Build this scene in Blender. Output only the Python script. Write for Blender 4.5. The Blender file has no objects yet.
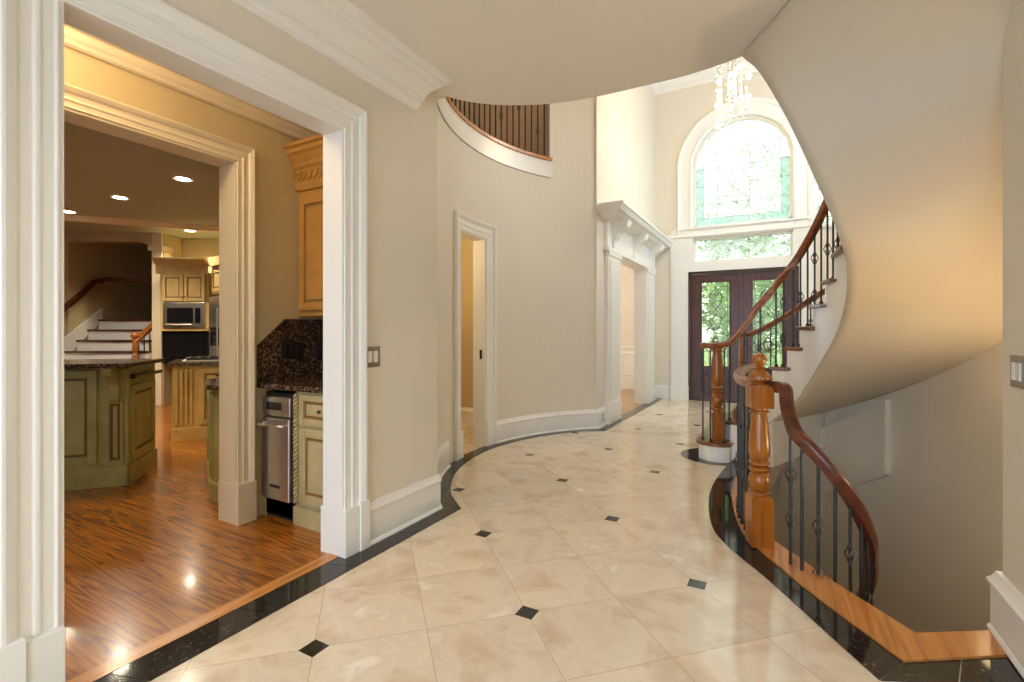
import bpy, bmesh, math, random
from mathutils import Vector, Matrix
random.seed(7)
PI = math.pi
scn = bpy.context.scene
COL = scn.collection

# ------------------------------------------------------------------ camera, world, exposure
YAW = math.radians(28.9)
cam = bpy.data.cameras.new('camera')
camo = bpy.data.objects.new('camera', cam)
COL.objects.link(camo)
camo.location = (0, 0, 1.216)
camo.rotation_euler = (PI / 2, 0, YAW)
cam.sensor_width = 36
cam.lens = 488.13 / 1024 * 36
cam.shift_y = -8.6 / 1024
cam.clip_start = 0.02
scn.camera = camo
scn.view_settings.view_transform = 'Standard'
scn.view_settings.look = 'None'
scn.view_settings.exposure = 0.15
scn.view_settings.gamma = 1
scn.view_settings.use_curve_mapping = False
scn.cycles.use_denoising = True
scn.cycles.max_bounces = 10
scn.cycles.diffuse_bounces = 6
scn.cycles.glossy_bounces = 5
scn.cycles.transparent_max_bounces = 12
scn.cycles.sample_clamp_indirect = 6
scn.cycles.caustics_reflective = False
scn.cycles.caustics_refractive = False

world = bpy.data.worlds.new('sky')
scn.world = world
world.use_nodes = True
wn = world.node_tree
bg = wn.nodes['Background']
tc = wn.nodes.new('ShaderNodeTexCoord')
sx = wn.nodes.new('ShaderNodeSeparateXYZ')
cr = wn.nodes.new('ShaderNodeValToRGB')
wn.links.new(tc.outputs['Generated'], sx.inputs[0])
wn.links.new(sx.outputs['Z'], cr.inputs[0])
cr.color_ramp.elements[0].position = 0.0
cr.color_ramp.elements[0].color = (0.46, 0.62, 0.84, 1)
cr.color_ramp.elements[1].position = 0.35
cr.color_ramp.elements[1].color = (0.74, 0.91, 1.10, 1)
wn.links.new(cr.outputs[0], bg.inputs[0])
bg.inputs[1].default_value = 8.0


def lamp(name, kind, loc, power, color, size=0.3, rot=(0, 0, 0), label=None, size_y=None, spot=None):
    l = bpy.data.lights.new(name, kind)
    l.energy = power
    l.color = color
    if kind == 'AREA':
        l.size = size
        if size_y:
            l.shape = 'RECTANGLE'
            l.size_y = size_y
    elif kind == 'SPOT':
        l.spot_size = spot or 2.4
        l.spot_blend = 0.6
        l.shadow_soft_size = size
    else:
        l.shadow_soft_size = size
    o = bpy.data.objects.new(name, l)
    COL.objects.link(o)
    o.location = loc
    o.rotation_euler = rot
    return o


def portal(loc, rot, w, h):
    o = lamp('window_portal', 'AREA', loc, 1, (1, 1, 1), w, rot, size_y=h)
    o.data.cycles.is_portal = True
    return o


portal((-0.61, 9.33, 4.0), (-PI / 2, 0, 0), 1.6, 1.95)
portal((-0.61, 9.33, 1.5), (-PI / 2, 0, 0), 1.8, 2.9)
portal((-0.6, -3.55, 1.5), (PI / 2, 0, 0), 2.9, 2.9)
portal((-5.2, 10.55, 1.7), (-PI / 2, 0, 0), 1.5, 1.9)
portal((1.62, 7.6, 4.2), (0, PI / 2, 0), 2.2, 1.6)

# ------------------------------------------------------------------ materials
MATS = {}


def nt(name):
    m = bpy.data.materials.new(name)
    m.use_nodes = True
    n = m.node_tree
    return m, n, n.nodes['Principled BSDF']


def N(n, t, **kw):
    x = n.nodes.new(t)
    for k, v in kw.items():
        setattr(x, k, v)
    return x


def paint(name, col, rough=0.5, var=0.02, scale=3.0, metal=0.0, bump=0.0, coat=0.0, stretch=(1, 1, 1)):
    """painted or plain surface with faint procedural variation"""
    m, n, b = nt(name)
    tcx = N(n, 'ShaderNodeTexCoord')
    mp = N(n, 'ShaderNodeMapping')
    mp.inputs['Scale'].default_value = stretch
    nz = N(n, 'ShaderNodeTexNoise')
    nz.inputs['Scale'].default_value = scale
    nz.inputs['Detail'].default_value = 4
    r = N(n, 'ShaderNodeValToRGB')
    c0 = [max(0, c * (1 - var)) for c in col]
    c1 = [min(1, c * (1 + var)) for c in col]
    r.color_ramp.elements[0].color = (*c0, 1)
    r.color_ramp.elements[1].color = (*c1, 1)
    r.color_ramp.elements[0].position = 0.35
    r.color_ramp.elements[1].position = 0.65
    n.links.new(tcx.outputs['Object'], mp.inputs[0])
    n.links.new(mp.outputs[0], nz.inputs['Vector'])
    n.links.new(nz.outputs['Fac'], r.inputs[0])
    n.links.new(r.outputs[0], b.inputs['Base Color'])
    b.inputs['Roughness'].default_value = rough
    b.inputs['Metallic'].default_value = metal
    b.inputs['Coat Weight'].default_value = coat
    if bump:
        bp = N(n, 'ShaderNodeBump')
        bp.inputs['Strength'].default_value = bump
        bp.inputs['Distance'].default_value = 0.01
        n.links.new(nz.outputs['Fac'], bp.inputs['Height'])
        n.links.new(bp.outputs[0], b.inputs['Normal'])
    MATS[name] = m
    return m


def emit(name, col, strength):
    m, n, b = nt(name)
    b.inputs['Base Color'].default_value = (*col, 1)
    b.inputs['Emission Color'].default_value = (*col, 1)
    b.inputs['Emission Strength'].default_value = strength
    MATS[name] = m
    return m


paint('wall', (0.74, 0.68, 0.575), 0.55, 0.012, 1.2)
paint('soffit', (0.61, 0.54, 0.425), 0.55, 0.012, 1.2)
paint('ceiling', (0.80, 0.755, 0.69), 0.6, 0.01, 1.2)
paint('trim', (0.84, 0.825, 0.785), 0.32, 0.01, 2)
paint('gold_wall', (0.56, 0.46, 0.27), 0.55, 0.02, 1.2)
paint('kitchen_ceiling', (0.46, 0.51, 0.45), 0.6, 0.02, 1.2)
paint('green_paint', (0.36, 0.34, 0.13), 0.4, 0.14, 7)
paint('green_glaze', (0.13, 0.10, 0.03), 0.5, 0.1, 9)
paint('cream_paint', (0.62, 0.46, 0.19), 0.4, 0.10, 7)
paint('cream_glaze', (0.25, 0.14, 0.04), 0.5, 0.1, 9)
paint('trim_warm_lit', (0.76, 0.67, 0.50), 0.35, 0.01, 2)  # white trim with warm lamplight put into its colour
paint('honey_paint', (0.44, 0.23, 0.055), 0.4, 0.10, 7)
paint('pantry_cream', (0.50, 0.42, 0.22), 0.4, 0.10, 7)
paint('steel', (0.72, 0.70, 0.67), 0.32, 0.05, 20, metal=1.0, stretch=(1, 1, 0.05))
paint('black_glass', (0.01, 0.01, 0.012), 0.08, 0.1, 3)
paint('black_plastic', (0.02, 0.018, 0.016), 0.4, 0.1, 9)
paint('iron', (0.014, 0.010, 0.008), 0.42, 0.3, 30)
paint('bronze', (0.10, 0.075, 0.05), 0.4, 0.2, 30, metal=0.5)
paint('plate_metal', (0.36, 0.32, 0.26), 0.3, 0.1, 20, metal=0.8)
paint('switch_white', (0.75, 0.73, 0.68), 0.35, 0.02, 5)
paint('door_stain', (0.075, 0.022, 0.012), 0.3, 0.35, 4, stretch=(12, 12, 1))
paint('leaf', (0.12, 0.30, 0.05), 0.7, 0.6, 2.5)
paint('leaf_pale', (0.25, 0.46, 0.12), 0.7, 0.5, 2.5)
paint('bark', (0.10, 0.07, 0.05), 0.8, 0.3, 6)
paint('lawn', (0.16, 0.22, 0.08), 0.9, 0.3, 3)
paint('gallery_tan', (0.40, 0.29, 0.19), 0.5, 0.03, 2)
paint('lead_came', (0.55, 0.56, 0.54), 0.4, 0.1, 9, metal=0.3)
paint('reflector', (0.50, 0.53, 0.57), 0.7, 0.05, 2)  # pale grey-blue chosen so the ground bounces neutral light
paint('grout_strip', (0.3, 0.25, 0.2), 0.6, 0.1, 9)
emit('downlight_glow', (1.0, 0.82, 0.55), 25)
emit('bulb_glow', (1.0, 0.86, 0.62), 30)


def wood(name, dark, mid, light, axis='Z', rough=0.28, scale=1.0, coat=0.25):
    m, n, b = nt(name)
    tcx = N(n, 'ShaderNodeTexCoord')
    mp = N(n, 'ShaderNodeMapping')
    s = {'X': (1.2, 14, 14), 'Y': (14, 1.2, 14), 'Z': (14, 14, 1.2)}[axis]
    mp.inputs['Scale'].default_value = [q * scale for q in s]
    nz = N(n, 'ShaderNodeTexNoise')
    nz.inputs['Scale'].default_value = 1.6
    nz.inputs['Detail'].default_value = 6
    nz.inputs['Distortion'].default_value = 1.2
    r = N(n, 'ShaderNodeValToRGB')
    r.color_ramp.elements[0].color = (*dark, 1)
    r.color_ramp.elements[0].position = 0.25
    r.color_ramp.elements[1].color = (*light, 1)
    r.color_ramp.elements[1].position = 0.75
    e = r.color_ramp.elements.new(0.5)
    e.color = (*mid, 1)
    n.links.new(tcx.outputs['Object'], mp.inputs[0])
    n.links.new(mp.outputs[0], nz.inputs['Vector'])
    n.links.new(nz.outputs['Fac'], r.inputs[0])
    n.links.new(r.outputs[0], b.inputs['Base Color'])
    b.inputs['Roughness'].default_value = rough
    b.inputs['Coat Weight'].default_value = coat
    b.inputs['Coat Roughness'].default_value = 0.15
    MATS[name] = m
    return m


wood('newel_oak', (0.20, 0.055, 0.006), (0.34, 0.105, 0.010), (0.46, 0.16, 0.018), 'Z')
wood('rail_wood', (0.13, 0.030, 0.008), (0.26, 0.070, 0.015), (0.38, 0.125, 0.03), 'X', scale=0.7)
wood('rail_dark', (0.035, 0.008, 0.004), (0.09, 0.018, 0.008), (0.15, 0.035, 0.013), 'X', scale=0.7)
wood('tread_wood', (0.10, 0.035, 0.012), (0.19, 0.07, 0.022), (0.30, 0.12, 0.04), 'Y')
wood('curb_oak', (0.34, 0.12, 0.025), (0.50, 0.20, 0.045), (0.62, 0.29, 0.08), 'Y', rough=0.25)
wood('dining_oak', (0.25, 0.13, 0.05), (0.40, 0.22, 0.09), (0.5, 0.3, 0.13), 'X', rough=0.3)


def granite(name, a, bcol, c, scale=60):
    m, n, b = nt(name)
    tcx = N(n, 'ShaderNodeTexCoord')
    v = N(n, 'ShaderNodeTexVoronoi')
    v.inputs['Scale'].default_value = scale
    nz = N(n, 'ShaderNodeTexNoise')
    nz.inputs['Scale'].default_value = scale * 0.7
    nz.inputs['Detail'].default_value = 6
    mx = N(n, 'ShaderNodeMath', operation='MULTIPLY')
    r = N(n, 'ShaderNodeValToRGB')
    r.color_ramp.elements[0].color = (*a, 1)
    r.color_ramp.elements[0].position = 0.08
    r.color_ramp.elements[1].color = (*c, 1)
    r.color_ramp.elements[1].position = 0.42
    e = r.color_ramp.elements.new(0.24)
    e.color = (*bcol, 1)
    n.links.new(tcx.outputs['Object'], v.inputs['Vector'])
    n.links.new(tcx.outputs['Object'], nz.inputs['Vector'])
    n.links.new(v.outputs['Distance'], mx.inputs[0])
    n.links.new(nz.outputs['Fac'], mx.inputs[1])
    n.links.new(mx.outputs[0], r.inputs[0])
    n.links.new(r.outputs[0], b.inputs['Base Color'])
    b.inputs['Roughness'].default_value = 0.12
    MATS[name] = m


granite('granite', (0.012, 0.009, 0.008), (0.05, 0.028, 0.018), (0.22, 0.14, 0.09))


def math_chain(n, op, a, b=None, c=None):
    x = N(n, 'ShaderNodeMath', operation=op)
    for i, v in enumerate((a, b, c)):
        if v is None:
            continue
        if isinstance(v, (int, float)):
            x.inputs[i].default_value = v
        else:
            n.links.new(v, x.inputs[i])
    return x.outputs[0]


def marble_floor():
    m, n, b = nt('marble')
    g = N(n, 'ShaderNodeNewGeometry')
    sp = N(n, 'ShaderNodeSeparateXYZ')
    n.links.new(g.outputs['Position'], sp.inputs[0])
    T = 0.6096
    dx = math_chain(n, 'SUBTRACT', sp.outputs['X'], -0.967)
    dy = math_chain(n, 'SUBTRACT', sp.outputs['Y'], 1.887)
    TT = 0.6096 * math.sqrt(2) / 2
    # tiles are laid on the diagonal; small squares sit on every second corner
    u = math_chain(n, 'DIVIDE', math_chain(n, 'MULTIPLY', math_chain(n, 'ADD', dx, dy), 0.70711), TT)
    v = math_chain(n, 'DIVIDE', math_chain(n, 'MULTIPLY', math_chain(n, 'SUBTRACT', dy, dx), 0.70711), TT)
    ru = math_chain(n, 'ROUND', u)
    rv = math_chain(n, 'ROUND', v)
    du = math_chain(n, 'ABSOLUTE', math_chain(n, 'SUBTRACT', u, ru))
    dv = math_chain(n, 'ABSOLUTE', math_chain(n, 'SUBTRACT', v, rv))
    mn = math_chain(n, 'MINIMUM', du, dv)
    grout = math_chain(n, 'LESS_THAN', mn, 0.0022 / TT)
    pu = math_chain(n, 'LESS_THAN', math_chain(n, 'PINGPONG', ru, 1.0), 0.5)
    pv = math_chain(n, 'LESS_THAN', math_chain(n, 'PINGPONG', rv, 1.0), 0.5)
    even = math_chain(n, 'MULTIPLY', pu, pv)
    sq = math_chain(n, 'MULTIPLY', even, math_chain(n, 'LESS_THAN', math_chain(n, 'ADD', du, dv), 0.0566 / TT))
    # per-tile tone
    cell = N(n, 'ShaderNodeCombineXYZ')
    n.links.new(math_chain(n, 'FLOOR', u), cell.inputs[0])
    n.links.new(math_chain(n, 'FLOOR', v), cell.inputs[1])
    wnz = N(n, 'ShaderNodeTexWhiteNoise')
    wnz.noise_dimensions = '3D'
    n.links.new(cell.outputs[0], wnz.inputs['Vector'])
    # offset veining per tile
    addv = N(n, 'ShaderNodeVectorMath', operation='MULTIPLY_ADD')
    n.links.new(cell.outputs[0], addv.inputs[0])
    addv.inputs[1].default_value = (7.3, 3.1, 0)
    n.links.new(g.outputs['Position'], addv.inputs[2])
    nz = N(n, 'ShaderNodeTexNoise')
    nz.inputs['Scale'].default_value = 3.6
    nz.inputs['Detail'].default_value = 9
    nz.inputs['Roughness'].default_value = 0.62
    nz.inputs['Distortion'].default_value = 0.35
    n.links.new(addv.outputs[0], nz.inputs['Vector'])
    r = N(n, 'ShaderNodeValToRGB')
    el = r.color_ramp.elements
    el[0].position = 0.34
    el[0].color = (0.60, 0.48, 0.34, 1)
    el[1].position = 0.68
    el[1].color = (0.86, 0.78, 0.66, 1)
    for p, c in ((0.42, (0.67, 0.555, 0.42, 1)), (0.52, (0.76, 0.66, 0.53, 1)), (0.60, (0.71, 0.61, 0.48, 1))):
        e = el.new(p)
        e.color = c
    n.links.new(nz.outputs['Fac'], r.inputs[0])
    hsv = N(n, 'ShaderNodeHueSaturation')
    n.links.new(r.outputs[0], hsv.inputs['Color'])
    n.links.new(math_chain(n, 'MULTIPLY_ADD', wnz.outputs['Value'], 0.12, 0.94), hsv.inputs['Value'])
    m1 = N(n, 'ShaderNodeMix', data_type='RGBA')
    n.links.new(math_chain(n, 'MULTIPLY', grout, 0.55), m1.inputs[0])
    n.links.new(hsv.outputs[0], m1.inputs[6])
    m1.inputs[7].default_value = (0.42, 0.31, 0.2, 1)
    m2 = N(n, 'ShaderNodeMix', data_type='RGBA')
    n.links.new(sq, m2.inputs[0])
    n.links.new(m1.outputs[2], m2.inputs[6])
    m2.inputs[7].default_value = (0.015, 0.012, 0.01, 1)
    n.links.new(m2.outputs[2], b.inputs['Base Color'])
    b.inputs['Roughness'].default_value = 0.14
    n.links.new(math_chain(n, 'MULTIPLY_ADD', nz.outputs['Fac'], 0.14, 0.04), b.inputs['Roughness'])
    MATS['marble'] = m


marble_floor()


def black_tile():
    m, n, b = nt('black_tile')
    g = N(n, 'ShaderNodeNewGeometry')
    nz = N(n, 'ShaderNodeTexNoise')
    nz.inputs['Scale'].default_value = 70
    nz.inputs['Detail'].default_value = 5
    n.links.new(g.outputs['Position'], nz.inputs['Vector'])
    r = N(n, 'ShaderNodeValToRGB')
    r.color_ramp.elements[0].position = 0.45
    r.color_ramp.elements[0].color = (0.010, 0.010, 0.010, 1)
    r.color_ramp.elements[1].position = 0.8
    r.color_ramp.elements[1].color = (0.07, 0.065, 0.055, 1)
    n.links.new(nz.outputs['Fac'], r.inputs[0])
    n.links.new(r.outputs[0], b.inputs['Base Color'])
    b.inputs['Roughness'].default_value = 0.07
    MATS['black_tile'] = m


black_tile()


def plank_floor():
    m, n, b = nt('plank')
    g = N(n, 'ShaderNodeNewGeometry')
    sp = N(n, 'ShaderNodeSeparateXYZ')
    n.links.new(g.outputs['Position'], sp.inputs[0])
    W = 0.085
    v = math_chain(n, 'DIVIDE', sp.outputs['Y'], W)
    row = math_chain(n, 'FLOOR', v)
    rn = N(n, 'ShaderNodeTexWhiteNoise')
    rn.noise_dimensions = '1D'
    n.links.new(row, rn.inputs['W'])
    u = math_chain(n, 'ADD', math_chain(n, 'DIVIDE', sp.outputs['X'], 1.3), math_chain(n, 'MULTIPLY', rn.outputs['Value'], 5.0))
    cell = N(n, 'ShaderNodeCombineXYZ')
    n.links.new(row, cell.inputs[0])
    n.links.new(math_chain(n, 'FLOOR', u), cell.inputs[1])
    cn = N(n, 'ShaderNodeTexWhiteNoise')
    n.links.new(cell.outputs[0], cn.inputs['Vector'])
    # grain
    gv = N(n, 'ShaderNodeCombineXYZ')
    n.links.new(math_chain(n, 'MULTIPLY', sp.outputs['X'], 0.55), gv.inputs[0])
    n.links.new(math_chain(n, 'MULTIPLY', sp.outputs['Y'], 8.0), gv.inputs[1])
    n.links.new(math_chain(n, 'MULTIPLY', cn.outputs['Value'], 30.0), gv.inputs[2])
    wv = N(n, 'ShaderNodeTexNoise')
    wv.inputs['Scale'].default_value = 1.1
    wv.inputs['Detail'].default_value = 2.5
    wv.inputs['Distortion'].default_value = 0.25
    n.links.new(gv.outputs[0], wv.inputs['Vector'])
    rings = math_chain(n, 'FRACT', math_chain(n, 'MULTIPLY', wv.outputs['Fac'], 13.0))
    tri = math_chain(n, 'PINGPONG', rings, 0.5)
    r = N(n, 'ShaderNodeValToRGB')
    el = r.color_ramp.elements
    el[0].position = 0.0
    el[0].color = (0.17, 0.048, 0.006, 1)
    el[1].position = 0.5
    el[1].color = (0.42, 0.155, 0.014, 1)
    e = el.new(0.14)
    e.color = (0.28, 0.085, 0.009, 1)
    n.links.new(tri, r.inputs[0])
    hsv = N(n, 'ShaderNodeHueSaturation')
    n.links.new(r.outputs[0], hsv.inputs['Color'])
    n.links.new(math_chain(n, 'MULTIPLY_ADD', cn.outputs['Value'], 0.45, 0.72), hsv.inputs['Value'])
    fv = math_chain(n, 'FRACT', v)
    edge = math_chain(n, 'LESS_THAN', fv, 0.015)
    fu = math_chain(n, 'LESS_THAN', math_chain(n, 'FRACT', u), 0.002)
    ed = math_chain(n, 'MAXIMUM', edge, fu)
    m1 = N(n, 'ShaderNodeMix', data_type='RGBA')
    n.links.new(math_chain(n, 'MULTIPLY', ed, 0.45), m1.inputs[0])
    n.links.new(hsv.outputs[0], m1.inputs[6])
    m1.inputs[7].default_value = (0.06, 0.015, 0.004, 1)
    n.links.new(m1.outputs[2], b.inputs['Base Color'])
    b.inputs['Roughness'].default_value = 0.22
    b.inputs['Coat Weight'].default_value = 0.3
    b.inputs['Coat Roughness'].default_value = 0.08
    MATS['plank'] = m


plank_floor()


def glass(name, tint, rough_mix, see=0.5, scale=14.0, white=(0.9, 0.97, 0.95)):
    """patterned privacy glass: lets most light straight through, scatters some"""
    m = bpy.data.materials.new(name)
    m.use_nodes = True
    n = m.node_tree
    n.nodes.clear()
    out = N(n, 'ShaderNodeOutputMaterial')
    tr = N(n, 'ShaderNodeBsdfTransparent')
    tr.inputs[0].default_value = (*tint, 1)
    tl = N(n, 'ShaderNodeBsdfTranslucent')
    tl.inputs[0].default_value = (*white, 1)
    gl = N(n, 'ShaderNodeBsdfGlossy')
    gl.inputs['Roughness'].default_value = 0.25
    nz = N(n, 'ShaderNodeTexNoise')
    nz.inputs['Scale'].default_value = scale
    nz.inputs['Detail'].default_value = 3
    nz.inputs['Distortion'].default_value = 1.5
    tcx = N(n, 'ShaderNodeTexCoord')
    n.links.new(tcx.outputs['Object'], nz.inputs['Vector'])
    rmp = N(n, 'ShaderNodeMapRange')
    rmp.inputs[1].default_value = 0.35
    rmp.inputs[2].default_value = 0.65
    rmp.inputs[3].default_value = max(0, rough_mix - 0.25)
    rmp.inputs[4].default_value = min(1, rough_mix + 0.25)
    n.links.new(nz.outputs['Fac'], rmp.inputs[0])
    mx = N(n, 'ShaderNodeMixShader')
    n.links.new(rmp.outputs[0], mx.inputs[0])
    n.links.new(tr.outputs[0], mx.inputs[1])
    n.links.new(tl.outputs[0], mx.inputs[2])
    mx2 = N(n, 'ShaderNodeMixShader')
    mx2.inputs[0].default_value = 0.05
    n.links.new(mx.outputs[0], mx2.inputs[1])
    n.links.new(gl.outputs[0], mx2.inputs[2])
    n.links.new(mx2.outputs[0], out.inputs[0])
    MATS[name] = m


glass('door_glass', (0.74, 0.72, 0.52), 0.20, white=(0.42, 0.46, 0.30), scale=30)
glass('border_glass', (0.68, 0.78, 0.76), 0.35, scale=16, white=(0.75, 0.9, 0.86))
glass('arch_glass', (0.74, 0.68, 0.58), 0.40, scale=9, white=(0.7, 0.72, 0.64))


def crystal():
    m = bpy.data.materials.new('crystal')
    m.use_nodes = True
    n = m.node_tree
    n.nodes.clear()
    out = N(n, 'ShaderNodeOutputMaterial')
    tr = N(n, 'ShaderNodeBsdfTransparent')
    tr.inputs[0].default_value = (0.93, 0.92, 0.9, 1)
    gl = N(n, 'ShaderNodeBsdfGlossy')
    gl.inputs['Roughness'].default_value = 0.05
    fr = N(n, 'ShaderNodeLayerWeight')
    fr.inputs[0].default_value = 0.45
    mx = N(n, 'ShaderNodeMixShader')
    n.links.new(fr.outputs['Facing'], mx.inputs[0])
    n.links.new(tr.outputs[0], mx.inputs[1])
    n.links.new(gl.outputs[0], mx.inputs[2])
    n.links.new(mx.outputs[0], out.inputs[0])
    MATS['crystal'] = m


crystal()


# ------------------------------------------------------------------ mesh helpers
class MB:
    """collects geometry for one mesh object"""

    def __init__(s):
        s.v = []
        s.f = []

    def add(s, vs, fs):
        k = len(s.v)
        s.v += [tuple(v) for v in vs]
        s.f += [tuple(k + i for i in f) for f in fs]
        return s

    def box(s, x0, y0, z0, x1, y1, z1, M=None):
        vs = [Vector((x, y, z)) for z in (z0, z1) for y in (y0, y1) for x in (x0, x1)]
        if M:
            vs = [M @ v for v in vs]
        return s.add(vs, [(0, 2, 3, 1), (4, 5, 7, 6), (0, 1, 5, 4), (2, 6, 7, 3), (0, 4, 6, 2), (1, 3, 7, 5)])

    def prism(s, poly, z0, z1, M=None):
        """poly: 2D list; z0/z1 numbers or per-vertex lists"""
        n = len(poly)
        a = z0 if isinstance(z0, (list, tuple)) else [z0] * n
        b = z1 if isinstance(z1, (list, tuple)) else [z1] * n
        vs = [Vector((p[0], p[1], a[i])) for i, p in enumerate(poly)] + [Vector((p[0], p[1], b[i])) for i, p in enumerate(poly)]
        if M:
            vs = [M @ v for v in vs]
        fs = [tuple(range(n))[::-1], tuple(range(n, 2 * n))]
        fs += [(i, (i + 1) % n, n + (i + 1) % n, n + i) for i in range(n)]
        return s.add(vs, fs)

    def sweep(s, path, nrm, prof, closed=False, sign=1, caps=True, miter=True):
        """profile (a along side, b along nrm) swept along path with mitred corners"""
        P = [Vector(p) for p in path]
        nrm = Vector(nrm).normalized()
        n = len(P)
        rings = []
        for i in range(n):
            if closed:
                t0 = (P[i] - P[i - 1]).normalized()
                t1 = (P[(i + 1) % n] - P[i]).normalized()
            else:
                t0 = (P[i] - P[max(i - 1, 0)]) if i else (P[1] - P[0])
                t1 = (P[min(i + 1, n - 1)] - P[i]) if i < n - 1 else t0
                t0 = t0.normalized()
                t1 = t1.normalized()
            s0 = nrm.cross(t0).normalized() * sign
            s1 = nrm.cross(t1).normalized() * sign
            m = (s0 + s1)
            m = m.normalized() if m.length > 1e-6 else s0
            c = max(0.3, m.dot(s0))
            m = m / c
            rings.append([P[i] + m * a + nrm * b for a, b in prof])
        k = len(prof)
        vs = [v for r in rings for v in r]
        fs = []
        for i in range(n if closed else n - 1):
            j = (i + 1) % n
            for q in range(k):
                fs.append((i * k + q, i * k + (q + 1) % k, j * k + (q + 1) % k, j * k + q))
        if caps and not closed:
            fs.append(tuple(range(k))[::-1])
            fs.append(tuple((n - 1) * k + q for q in range(k)))
        return s.add(vs, fs)

    def tube(s, path, r, seg=8, rx=None, closed=False):
        """round tube; r number or list; parallel transported"""
        P = [Vector(p) for p in path]
        n = len(P)
        R = r if isinstance(r, (list, tuple)) else [r] * n
        up = None
        rings = []
        for i in range(n):
            t = (P[min(i + 1, n - 1)] - P[max(i - 1, 0)]).normalized()
            if up is None:
                up = Vector((0, 0, 1)) if abs(t.z) < 0.9 else Vector((1, 0, 0))
            up = (up - t * up.dot(t))
            up = up.normalized() if up.length > 1e-6 else Vector((0, 1, 0))
            sd = t.cross(up)
            rings.append([P[i] + (sd * math.cos(2 * PI * q / seg) + up * math.sin(2 * PI * q / seg)) * R[i] for q in range(seg)])
        vs = [v for g in rings for v in g]
        fs = [(i * seg + q, i * seg + (q + 1) % seg, (i + 1) * seg + (q + 1) % seg, (i + 1) * seg + q) for i in range(n - 1) for q in range(seg)]
        fs.append(tuple(range(seg))[::-1])
        fs.append(tuple((n - 1) * seg + q for q in range(seg)))
        return s.add(vs, fs)

    def rail(s, path, prof):
        """handrail: profile (side, up) kept upright along a 3D path"""
        P = [Vector(p) for p in path]
        n = len(P)
        rings = []
        for i in range(n):
            t = (P[min(i + 1, n - 1)] - P[max(i - 1, 0)])
            h = Vector((t.x, t.y, 0))
            h = h.normalized() if h.length > 1e-6 else Vector((1, 0, 0))
            sd = Vector((h.y, -h.x, 0))
            t = t.normalized()
            up = sd.cross(t)
            if up.z < 0:
                up = -up
            rings.append([P[i] + sd * a + up * b for a, b in prof])
        k = len(prof)
        vs = [v for g in rings for v in g]
        fs = [(i * k + q, i * k + (q + 1) % k, (i + 1) * k + (q + 1) % k, (i + 1) * k + q) for i in range(n - 1) for q in range(k)]
        fs.append(tuple(range(k))[::-1])
        fs.append(tuple((n - 1) * k + q for q in range(k)))
        return s.add(vs, fs)

    def lathe(s, prof, c=(0, 0, 0), seg=20, caps=True):
        """prof: (radius, z) list"""
        rings = []
        for r, z in prof:
            rings.append([Vector((c[0] + r * math.cos(2 * PI * q / seg), c[1] + r * math.sin(2 * PI * q / seg), c[2] + z)) for q in range(seg)])
        n = len(prof)
        vs = [v for g in rings for v in g]
        fs = [(i * seg + q, i * seg + (q + 1) % seg, (i + 1) * seg + (q + 1) % seg, (i + 1) * seg + q) for i in range(n - 1) for q in range(seg)]
        if caps:
            fs.append(tuple(range(seg))[::-1])
            fs.append(tuple((n - 1) * seg + q for q in range(seg)))
        return s.add(vs, fs)

    def ball(s, c, r, seg=12, rings=8, sc=(1, 1, 1)):
        prof = [(max(1e-4, r * math.sin(PI * i / rings)), -r * math.cos(PI * i / rings) * sc[2]) for i in range(rings + 1)]
        return s.lathe(prof, c, seg)

    def build(s, name, mat, parent=None, smooth=False, bevel=0.0, weld=False):
        me = bpy.data.meshes.new(name)
        me.from_pydata(s.v, [], s.f)
        bm = bmesh.new()
        bm.from_mesh(me)
        if weld:
            bmesh.ops.remove_doubles(bm, verts=bm.verts, dist=1e-5)
        bmesh.ops.recalc_face_normals(bm, faces=bm.faces)
        bm.to_mesh(me)
        bm.free()
        me.materials.append(MATS[mat])
        o = bpy.data.objects.new(name, me)
        COL.objects.link(o)
        if parent is not None:
            o.parent = parent
            o.matrix_parent_inverse = Matrix.Translation(-parent.location)
        if smooth:
            for p in me.polygons:
                p.use_smooth = True
            if smooth != 'all':
                md = o.modifiers.new('es', 'EDGE_SPLIT')
                md.split_angle = math.radians(smooth if smooth is not True else 35)
        if bevel:
            md = o.modifiers.new('bv', 'BEVEL')
            md.width = bevel
            md.segments = 2
            md.limit_method = 'ANGLE'
        return o


def tag(o, label, cat, group=None, kind=None):
    o['label'] = label
    o['category'] = cat
    if group:
        o['group'] = group
    if kind:
        o['kind'] = kind
    return o


def struct(o, label, cat='wall'):
    return tag(o, label, cat, kind='structure')


def thing(name, loc, label, cat, group=None, kind=None):
    o = bpy.data.objects.new(name, None)
    o.empty_display_size = 0.1
    COL.objects.link(o)
    o.location = loc
    return tag(o, label, cat, group, kind)


def lerp(a, b, t):
    return a + (b - a) * t


def interp(tab, x):
    """tab: sorted list of (key, tuple)"""
    if x <= tab[0][0]:
        return tab[0][1]
    for (a, va), (b, vb) in zip(tab, tab[1:]):
        if x <= b:
            t = (x - a) / (b - a) if b > a else 0
            return tuple(lerp(p, q, t) for p, q in zip(va, vb))
    return tab[-1][1]


def catmull(pts, sub=6):
    P = [Vector(p) for p in pts]
    out = []
    for i in range(len(P) - 1):
        p0 = P[max(i - 1, 0)]
        p1, p2 = P[i], P[i + 1]
        p3 = P[min(i + 2, len(P) - 1)]
        for k in range(sub):
            t = k / sub
            out.append(0.5 * ((2 * p1) + (-p0 + p2) * t + (2 * p0 - 5 * p1 + 4 * p2 - p3) * t * t + (-p0 + 3 * p1 - 3 * p2 + p3) * t ** 3))
    out.append(P[-1])
    return out


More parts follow.
